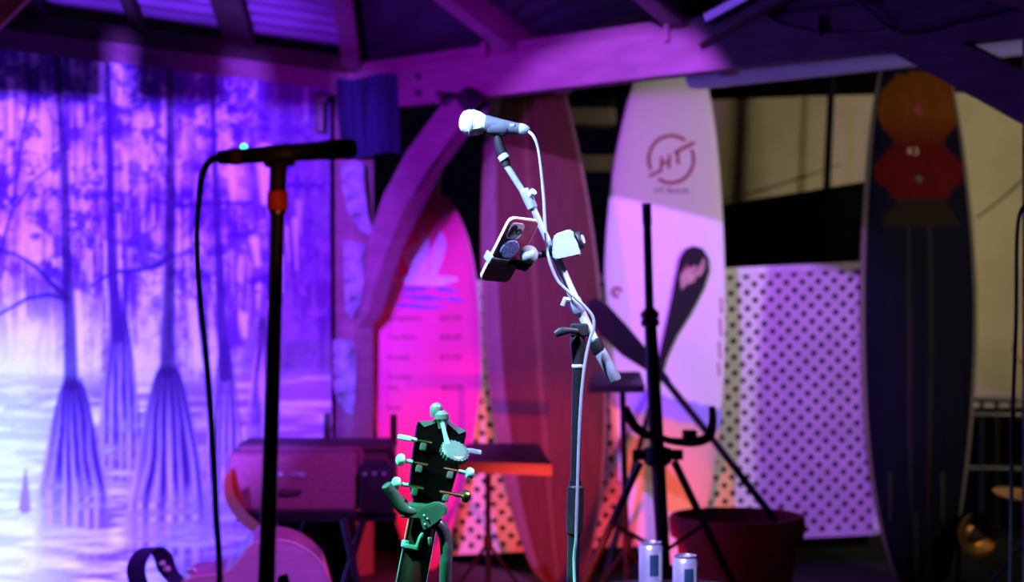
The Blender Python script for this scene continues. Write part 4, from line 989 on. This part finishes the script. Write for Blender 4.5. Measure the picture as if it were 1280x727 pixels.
bm = NB(); bmesh.ops.create_uvsphere(bm, u_segments=10, v_segments=8, radius=.0048, matrix=Matrix.Translation(P(305, 184, D))); finish('status_light', bm, 'led_teal', lm)
bm = NB(); tube(bm, [P(276, 197, D), P(264, 200, D), P(254, 215, D), P(249, 250, D), P(246, 300, D), P(250, 370, D), P(258, 450, D), P(265, 540, D), P(270, 640, D), P(274, 760, D), Vector((P(262, 0, D).x, D-.01, .5)), Vector((P(215, 0, D).x, D-.05, .06)), Vector((P(190, 0, D).x, D-.12, .006)), Vector((P(100, 0, D).x, D-.3, .006))], [.006, .0052, .0050, .0045]+[.0045]*10, 10, 8)
tag(finish('microphone_cable', bm, 'cable_black'), 'black cable hanging from the level microphone in front of the mural', 'cable')

MD = 3.5
ms = thing('microphone_stand', 'black boom microphone stand with a chrome boom and winged clutch', 'stand', (P(713, 0, MD).x, MD, 0)); mb = Vector((P(708, 0, MD).x, MD, 0))
ms.location = mb; ms['_org'] = mb
bm = NB(); tube(bm, [P(722, 440, MD), P(719, 610, MD)], .0098, 14); finish('upper_tube', bm, 'black_metal', ms)
bm = NB(); tube(bm, [P(719, 600, MD), P(716, 727, MD), mb+Z*.08], .0125, 14); finish('lower_tube', bm, 'black_metal', ms)
bm = NB(); lath(bm, P(719.6, 606, MD), P(718, 668, MD), [(0, .0125), (.04, .0165), (.5, .0172), (.96, .0165), (1, .0125)], 16); finish('height_clutch', bm, 'black_plastic', ms)
bm = NB(); lath(bm, P(722, 455, MD), P(722, 459, MD), [(0, .0112), (.5, .0122), (1, .0112)], 16); finish('chrome_ring', bm, 'chrome', ms)
bm = NB(); lath(bm, P(722, 410, MD), P(722, 457, MD), [(0, .006), (.15, .014), (.4, .0155), (.8, .011), (1, .0112)], 16); box(bm, P(724, 412, MD), X*.036, Y*.03, Z*.026, .006); finish('boom_clutch', bm, 'black_plastic', ms)
bm = NB(); pts = [P(721, 414, MD-.018), P(712, 413, MD-.026), P(702, 414, MD-.03), P(694, 418, MD-.032)]; tube(bm, pts, [.006, .006, .009, .006], 10, 4)
for v in bm.verts: v.co.y = MD-.024+(v.co.y-(MD-.024))*.6
finish('wing_nut', bm, 'black_plastic', ms)
bm = NB(); tube(bm, [P(632, 205, MD), P(664, 255, MD), P(690, 312, MD), P(700, 334, MD)], .0068, 14); finish('boom_tip', bm, 'steel', ms)
bm = NB(); lath(bm, P(655, 236, MD), P(667, 262, MD), [(0, .007), (.1, .0105), (.5, .0112), (.9, .0105), (1, .007)], 16); cj = finish('boom_joint', bm, 'steel', ms)
bm = NB(); lath(bm, P(661, 246, MD), P(667, 239, MD-.012), [(0, .004), (.3, .004), (.3, .0085), (1, .0075)], 14); finish('thumb_screw', bm, 'chrome', cj)
bm = NB(); tube(bm, [P(690, 310, MD), P(712, 360, MD), P(746, 432, MD)], .0095, 16); finish('boom', bm, 'chrome', ms)
bm = NB(); lath(bm, P(742, 424, MD), P(750, 441, MD), [(0, .0105), (.1, .0135), (.9, .0135), (1, .0115)], 16); finish('end_collar', bm, 'black_plastic', ms)
bm = NB(); lath(bm, P(747, 434, MD), P(770, 476, MD), [(0, .0115), (.1, .0128), (.95, .0128), (1, .011)], 16); finish('boom_grip', bm, 'steel', ms)
bm = NB(); lath(bm, P(716, 372, MD), P(726, 392, MD), [(0, .0105), (.15, .0138), (.85, .0138), (1, .0105)], 16); tube(bm, [P(718, 376, MD), P(706, 374, MD-.01), P(703, 382, MD-.01)], [.005, .006, .005], 8); finish('boom_lock', bm, 'steel', ms)
for k in range(3):
    a = 2*PI*k/3+.9; bm = NB(); tube(bm, [mb+Z*.16, mb+Vector((.05*math.cos(a), .05*math.sin(a), .12)), mb+Vector((.32*math.cos(a), .32*math.sin(a), .012))], .009, 10); finish('leg', bm, 'black_metal', ms)
bm = NB(); lath(bm, mb+Z*.2, mb+Z*.09, [(0, .014), (.1, .024), (.9, .026), (1, .014)], 16); finish('leg_hub', bm, 'black_plastic', ms)
# clip
bm = NB(); tube(bm, [P(621, 168, MD), P(625, 184, MD), P(631, 197, MD), P(633, 207, MD)], [.0075, .0095, .0085, .0085], 12); finish('clip_stem', bm, 'black_plastic', ms)
bm = NB(); lath(bm, P(627, 193, MD), P(632, 200, MD), [(0, .0095), (.2, .0115), (.8, .0115), (1, .0095)], 14); finish('clip_ring', bm, 'white_plastic', ms)
bm = NB(); lath(bm, P(608, 157.5, MD), P(634, 161.5, MD), [(0, .0155), (.1, .0175), (.9, .0165), (1, .0145)], 18); finish('clip', bm, 'mic_body', ms)

mm = thing('microphone', 'silver-headed vocal microphone clipped on the chrome boom', 'microphone', P(612, 156, MD))
bm = NB(); a, c = P(574, 151, MD), P(607, 155.5, MD); lath(bm, a, c, [(0, .004), (.03, .012), (.12, .0200), (.28, .0248), (.45, .0258), (.55, .0258), (.75, .0235), (1, .0175)], 28); gh = finish('grille', bm, 'grille', mm)
bm = NB(); lath(bm, P(588, 153, MD), P(592, 153.6, MD), [(0, .0258), (.2, .0268), (.8, .0268), (1, .0258)], 28); finish('band', bm, 'steel', gh)
bm = NB(); lath(bm, P(605, 155.2, MD), P(648, 161.5, MD), [(0, .0182), (.1, .0188), (.25, .0172), (.6, .0148), (1, .0122)], 24); finish('body', bm, 'mic_body', mm)
bm = NB(); box(bm, P(640.5, 157, MD)-Y*.0115, X*.009, Y*.005, Z*.005, .0015); finish('switch', bm, 'steel', mm)
bm = NB(); lath(bm, P(646, 161, MD), P(662, 163.5, MD), [(0, .0115), (.2, .0115), (.3, .0125), (.6, .0118), (.9, .0085), (1, .006)], 18); finish('plug', bm, 'steel', mm)
bm = NB(); cp = [(660, 163.5), (668, 172), (674, 192), (679, 240), (682, 290), (686, 322), (697, 350), (712, 366), (730, 382), (741, 396), (742, 410), (737, 425), (731, 455), (727, 490), (724, 540), (722, 600), (720, 670), (719, 740)]
tube(bm, [P(x, y, MD-(.02 if y > 170 else 0)-(.012 if y > 300 else 0)) for x, y in cp]+[Vector((mb.x+.05, MD-.1, .3)), Vector((mb.x+.2, MD-.2, .006)), Vector((mb.x+.5, MD-.3, .006))], .0031, 10, 8)
mat('cable_grey', (0.26, 0.26, 0.30), 0.3, var=0.1, scale=60)
tag(finish('microphone_cable', bm, 'cable_grey'), 'glossy cable running from the vocal microphone down the boom stand', 'cable')

# phone in clamp holder
S_ = MD/F
wv3 = Vector((35*S_, 28*S_, -3*S_)); lv3 = Vector((-39*S_, 40*S_, -75*S_)); wn = wv3.normalized(); ln = (lv3-wn*lv3.dot(wn)).normalized(); nn = wn.cross(ln).normalized()
if nn.y > 0: nn = -nn           # the back of the phone looks at the camera
pc3 = P(636.5, 312, MD-.03); PW, PL, PT = .0745, .150, .009
ph = thing('smartphone', 'smartphone in a clear red case clamped beside the boom', 'phone', pc3)
def rounded(w_, l_, r, n=6):
    o = []
    for sx, sy, a0 in ((1, 1, 0), (-1, 1, 90), (-1, -1, 180), (1, -1, 270)):
        for k in range(n+1):
            a = math.radians(a0+90*k/n); o.append((sx*(w_/2-r)+r*math.cos(a), sy*(l_/2-r)+r*math.sin(a)))
    return o
Q = lambda u, v, d=0.0: pc3+wn*u+ln*v+nn*d
bm = NB(); prism(bm, [Q(u, v, PT/2) for u, v in rounded(PW*.95, PL*.97, .011)], -nn*.002); finish('back', bm, 'phone_case', ph)
bm = NB(); prism(bm, [Q(u, v, PT/2-.001) for u, v in rounded(PW, PL, .013)], -nn*(PT-.002)); finish('frame', bm, 'phone_edge', ph)
bm = NB(); prism(bm, [Q(u, v, -PT/2+.001) for u, v in rounded(PW*.96, PL*.98, .012)], -nn*.001); finish('screen', bm, 'lens_black', ph)
bm = NB(); prism(bm, [Q(-.014+u, -.048+v, PT/2+.003) for u, v in rounded(.034, .036, .009)], -nn*.004); cb = finish('camera_bump', bm, 'phone_edge', ph)
for u, v in ((-.021, -.055), (-.021, -.040), (-.006, -.048)):
    bm = NB(); lath(bm, Q(u, v, PT/2+.002), Q(u, v, PT/2+.0055), [(0, .0075), (.8, .0075), (1, .0065)], 18); finish('lens', bm, 'lens_black', cb)
bm = NB(); lath(bm, Q(-.008, -.0070, PT/2), Q(-.008, -.0070, PT/2+.007), [(0, .019), (.3, .021), (.8, .021), (1, .019)], 28); finish('grip_disc', bm, 'grip_pattern', ph)
hd = thing('phone_holder', 'white clamp phone holder with ball joint fixed on the boom', 'phone holder', P(690, 312, MD))
bm = NB(); box(bm, Q(0, .022, PT/2+.0042), wn*(PW+.010), ln*.013, nn*.009, .003); finish('cradle', bm, 'black_plastic', hd)
for sg in (-1, 1):
    bm = NB(); box(bm, Q(sg*(PW/2+.0027), .022, .0), wn*.006, ln*.018, nn*.024, .0025); finish('jaw', bm, 'steel' if sg < 0 else 'black_plastic', hd)
bm = NB(); bmesh.ops.create_uvsphere(bm, u_segments=24, v_segments=16, radius=.0185, matrix=Matrix.Translation(P(661, 318, MD-.035))); finish('ball_joint', bm, 'white_plastic', hd)
bm = NB(); tube(bm, [P(661, 318, MD-.03), P(676, 318, MD-.02), P(694, 314, MD-.01)], [.010, .007, .008], 12); tube(bm, [P(648, 332, MD-.02), P(655, 334, MD-.01), P(664, 326, MD-.02)], [.008, .009, .007], 10); finish('arm', bm, 'black_plastic', hd)
# clamp block: a rounded C-shaped wedge
cprof = [(692, 296), (694, 292), (712, 286), (715, 287), (718, 292), (720, 304), (727, 315), (727, 319), (724, 319), (716, 317), (698, 325), (693, 324), (690, 318)]
bm = NB(); prism(bm, [P(x, y, MD-.038) for x, y in cprof], Y*.06); bmesh.ops.bevel(bm, geom=[e for e in bm.edges], offset=.003, segments=2, affect='EDGES'); finish('clamp', bm, 'white_plastic', hd)
ka = Vector((0.9, -0.35, .25)).normalized(); kp = P(721, 301, MD-.012)
bm = NB(); lath(bm, kp-ka*.012, kp+ka*.013, [(0, .006), (.35, .006), (.36, .0165), (.5, .0178), (.85, .0178), (1, .015)], 22); kn = finish('knob', bm, 'black_plastic', hd)
bm = NB(); lath(bm, kp+ka*.0125, kp+ka*.0145, [(0, .010), (1, .009)], 18); finish('knob_cap', bm, 'chrome', kn)

# ------------------------------------------------------------------ guitar whose headstock stands before the camera
HD = 3.4; hs = HD/F
up_ = Vector((28, 0, 150)).normalized(); up_ = (Vector((0.185, 0.16, 1))).normalized()
nrm_ = Vector((0.25, -1, 0.20)); nrm_ = (nrm_-up_*nrm_.dot(up_)).normalized(); sd_ = up_.cross(nrm_).normalized()
if sd_.x < 0: sd_ = -sd_
hc = P(532, 640, HD)            # nut
eg = thing('guitar', 'dark guitar turned back-to-front, headstock up with gold tuners', 'guitar', (hc.x-.18, HD-.12, .1))
H_ = lambda u, v, d=0.0: hc+sd_*u+up_*v+nrm_*d
hp = [(-.026, .0), (-.029, .02), (-.041, .045), (-.046, .10), (-.049, .160), (-.047, .168), (-.020, .176), (-.008, .186), (0, .190), (.008, .186), (.020, .176), (.047, .168), (.049, .160), (.046, .10), (.041, .045), (.029, .02), (.026, .0)]
bm = NB(); prism(bm, [H_(u, v, .008) for u, v in hp], -nrm_*.016); bmesh.ops.triangulate(bm, faces=[f for f in bm.faces if len(f.verts) > 4]); hsd = finish('headstock', bm, 'headstock_wood', eg, smooth=False)
bm = NB(); prism(bm, [H_(u*1.02, v*1.005-.0005, .0095) for u, v in hp[5:12]]+[H_(.035, .160, .0095), H_(.012, .174, .0095), H_(0, .178, .0095), H_(-.012, .174, .0095), H_(-.035, .160, .0095)], -nrm_*.019); finish('crown_edge', bm, 'grey_plastic', eg, smooth=False)
for k, v in enumerate((.040, .085, .128)):
    for sg in (-1, 1):
        bm = NB(); box(bm, H_(sg*.031, v-.004, .012), sd_*.013, up_*.019, nrm_*.010, .004); tn = finish('tuner', bm, 'tuner_metal', eg)
        bm = NB(); tube(bm, [H_(sg*.016, v+.004, .016), H_(sg*.050, v+.004, .014)], .0028, 8); finish('worm_shaft', bm, 'gold', tn)
        ec = H_(sg*(.062), v+.004, .013)
        bm = NB(); tube(bm, [H_(sg*.046, v+.004, .014), ec], .0042, 8)
        if k == 2: box(bm, ec+sd_*sg*.008, sd_*.026, up_*.010, nrm_*.018, .003)
        else: lath(bm, ec-sd_*.002*sg, ec+sd_*.016*sg, [(0, .005), (.2, .011), (.5, .0125), (.8, .011), (1, .006)], 14)
        finish('tuner_button', bm, 'pearl' if sg < 0 else ('gold' if k == 0 else 'steel'), tn)
nk = [(-.026, 0), (-.0285, -.25), (-.031, -.46), (.031, -.46), (.0285, -.25), (.026, 0)]
bm = NB(); g = []
for v, hw_, dd in ((.012, .024, .018), (-.02, .0235, .021), (-.25, .026, .024), (-.44, .029, .030)):
    r = []
    for k in range(11):
        a = PI*k/10; r.append(bm.verts.new(H_(-hw_*math.cos(a), v, dd*math.sin(a)-.006)))
    g.append(r)
for i in range(3):
    for k in range(10): bm.faces.new((g[i][k], g[i][k+1], g[i+1][k+1], g[i+1][k]))
    bm.faces.new((g[i][10], g[i][0], g[i+1][0], g[i+1][10]))
bm.faces.new(g[0]); bm.faces.new(list(reversed(g[-1]))); finish('neck', bm, 'neck_wood', eg)
bm = NB(); box(bm, H_(0, -.22, -.009), sd_*.054, up_*.46, nrm_*.006, .001); finish('fingerboard', bm, 'headstock_wood', eg)
for k in range(2):
    bm = NB(); tube(bm, [H_(-.0285 if k == 0 else .0285, .0, -.012), H_(-.030 if k == 0 else .030, -.44, -.014)], .0009, 5); finish('string', bm, 'chrome', eg)
o = guitar_outline(.46, .185, .12, .14); tl = H_(0, -.86, .03)
loop = [(s_, h) for s_, h in o]+[(s_, -h) for s_, h in reversed(o[1:-1])]
bm = NB(); prism(bm, [tl+up_*s_+sd_*h for s_, h in loop], -nrm_*.09); finish('body', bm, 'neck_wood', eg)
# capo on the neck
cp_ = thing('capo', 'small silver capo clamped on the neck below the headstock', 'capo', H_(0, -.07, .02))
bm = NB(); box(bm, H_(-.007, -.070, .0195), sd_*.050, up_*.009, nrm_*.010, .003); tube(bm, [H_(.014, -.070, .021), H_(.014, -.058, .028), H_(.011, -.046, .034)], [.005, .005, .004], 8, 3); tube(bm, [H_(-.006, -.066, .024), H_(-.006, -.050, .033), H_(-.004, -.040, .036)], [.006, .005, .003], 8, 3); finish('arm', bm, 'steel', cp_)
bm = NB(); box(bm, H_(-.0288, -.066, .004), sd_*.010, up_*.014, nrm_*.036, .003); finish('jaw', bm, 'steel', cp_)
# clip-on tuner on top of the headstock
tu = thing('clip_on_tuner', 'round clip-on tuner with a ridged rim on the headstock top', 'tuner', H_(.004, .18, .01))
bm = NB(); lath(bm, P(545, 521, HD+.01), P(546, 503, HD+.01), [(0, .010), (.3, .0125), (.7, .0125), (.9, .009), (1, .003)], 18); finish('rear_pad', bm, 'grey_plastic', tu)
bm = NB(); lath(bm, P(553, 535, HD-.02), P(552, 513, HD-.02), [(0, .008), (.4, .010), (.55, .014), (.8, .0135), (1, .006)], 18); finish('clamp', bm, 'grey_plastic', tu)
bm = NB(); tube(bm, [P(553, 528, HD-.03), P(557, 545, HD-.036), P(561, 560, HD-.04)], [.0045, .0045, .007], 10); finish('arm', bm, 'steel', tu)
ta = Vector((0.35, -0.55, 0.75)).normalized(); tcn = P(568, 565, HD-.045)
bm = NB(); lath(bm, tcn-ta*.008, tcn+ta*.008, [(0, .018), (.15, .026), (.8, .027), (.95, .023), (1, .018)], 30); dsc = finish('disc', bm, 'grey_plastic', tu)
u1, v1 = frame(ta)
for k in range(22):
    a = 2*PI*k/22; d = u1*math.cos(a)+v1*math.sin(a); bm = NB(); box(bm, tcn+d*.027, d*.003, ta.cross(d)*.0042, ta*.011, .0008); finish('ridge', bm, 'grey_plastic', dsc)
# guitar stand with yoke
gs_ = thing('guitar_stand', 'guitar stand with a padded yoke holding the dark guitar neck', 'stand', (hc.x+.02, HD+.02, 0))
mat('yoke_rubber', (0.075, 0.08, 0.085), 0.28, var=0.15, scale=50, spec=0.6)
bm = NB(); tube(bm, [P(483, 606, HD-.06), P(494, 622, HD-.05), P(507, 637, HD-.044), P(520, 639, HD-.040)], [.010, .0125, .0135, .012], 14, 4); finish('yoke_arm', bm, 'yoke_rubber', gs_)
bm = NB(); lath(bm, P(499, 627, HD-.046), P(502, 631, HD-.042), [(0, .0138), (1, .0138)], 16); finish('yoke_band', bm, 'black_metal', gs_)
bm = NB(); box(bm, P(521, 638, HD-.036), Vector((.060, .004, -.006)), Vector((-.002, .03, 0)), Vector((.004, .004, .028)), .006); finish('yoke_block', bm, 'yoke_rubber', gs_)
bm = NB(); prism(bm, [P(x, y, HD-.056) for x, y in ((527, 634), (545, 628), (557, 632), (560, 641), (548, 648), (538, 660), (530, 664), (525, 650))], Y*.035); bmesh.ops.bevel(bm, geom=list(bm.edges), offset=.003, segments=2, affect='EDGES'); finish('yoke_plate', bm, 'yoke_rubber', gs_)
for x, y in ((530, 644), (534, 648), (531, 655)):
    bm = NB(); bmesh.ops.create_uvsphere(bm, u_segments=8, v_segments=6, radius=.0022, matrix=Matrix.Translation(P(x, y, HD-.058))); finish('screw', bm, 'chrome', gs_)
bm = NB(); tube(bm, [P(541, 652, HD-.03), P(549, 656, HD-.03), P(556, 668, HD-.03), P(558, 690, HD-.03), P(557, 727, HD-.02), P(556, 900, HD+.05), Vector((P(556, 0, HD).x, HD+.14, .12))], [.012, .0125, .0125, .012, .012, .012, .012], 14, 5); finish('upright', bm, 'yoke_rubber', gs_)
hb = Vector((P(556, 0, HD).x, HD+.14, .12))
for ex in ((-.36, .10), (.10, .30), (.26, -.20)):
    bm = NB(); tube(bm, [hb+Z*.1, hb+Vector((ex[0], ex[1], -.108))], .010, 10); finish('leg', bm, 'black_metal', gs_)
# the two prongs run under the body's rounded tail and turn up in front of it
for h_ in (-.09, .09):
    sv = [q_[0] for q_ in o if q_[1] >= abs(h_)][0]; cpt = tl+up_*(sv-.005)+sd_*h_
    bm = NB(); tube(bm, [hb, cpt-nrm_*.125-up_*.004, cpt+nrm_*.006-up_*.002, cpt+nrm_*.014+up_*.006, cpt+nrm_*.016+up_*.035], .0075, 10); finish('prong', bm, 'black_metal', gs_)

# unseen lamp with slotted strips, added to throw the dark band along the mural top
def shade():
    # strip between lamp and mural top, 0.42 m from the lamp; cut where the photograph's two light slots fall
    t = thing('band_shadow_lamp', 'unseen lamp with added slotted strips that shadow the mural top', 'lamp', MURAL_LAMP-Vector((0.0, 0.25, 0)))
    def hit(px, py):
        k = (px-CX)/F; s_ = (-0.76-8.4*k)/(0.651-0.759*k); D = 8.4-0.759*s_; q = P(px, py, D)
        return MURAL_LAMP+(q-MURAL_LAMP).normalized()*0.42
    for xs in ((-140, 4), (6, 136), (168, 285), (335, 425)):
        n = 8; lo, hi = [], []
        for k in range(n+1):
            x = xs[0]+(xs[1]-xs[0])*k/n
            lo.append(hit(x, 124+0.035*x)); hi.append(hit(x, 10+0.145*x))
        bm = NB(); prism(bm, lo+hi[::-1], Vector((0, .002, 0))); bmesh.ops.triangulate(bm, faces=[f for f in bm.faces if len(f.verts) > 4])
        finish('shadow_strip', bm, 'black_metal', t, smooth=False)
    top = hit(425, 10+.145*425); lf = hit(-140, -10)
    bm = NB(); tube(bm, [hit(x, 6+.145*x) for x in (-140, 0, 140, 285, 425)], .004, 6); finish('strip_rod', bm, 'black_metal', t)
    bk = MURAL_LAMP-Vector((-.15, 1, 0)).normalized()*.02
    bm = NB(); d = Vector((-.15, 1, -.1)).normalized(); lath(bm, MURAL_LAMP-d*.25, MURAL_LAMP-d*.01, [(0, .05), (.2, .09), (1, .10), (1, .09), (.5, .07), (.4, 0)], 24); finish('housing', bm, 'black_metal', t)
    for x in (-140, 425):
        bm = NB(); tube(bm, [MURAL_LAMP-d*.03+X*(.1 if x > 0 else -.1), hit(x, 6+.145*x)], .004, 6); finish('strip_arm', bm, 'black_metal', t)
    bm = NB(); q = MURAL_LAMP-d*.15; tube(bm, [q-Z*.08, Vector((q.x, q.y, 0.05))], .016, 10); finish('pole', bm, 'black_metal', t)
    bm = NB(); lath(bm, Vector((q.x, q.y, -.06)), Vector((q.x, q.y, .06)), [(0, .2), (.3, .2), (1, .03)], 24); finish('base', bm, 'black_metal', t)
shade()
for o in bpy.data.objects:
    if '_org' in o: del o['_org']
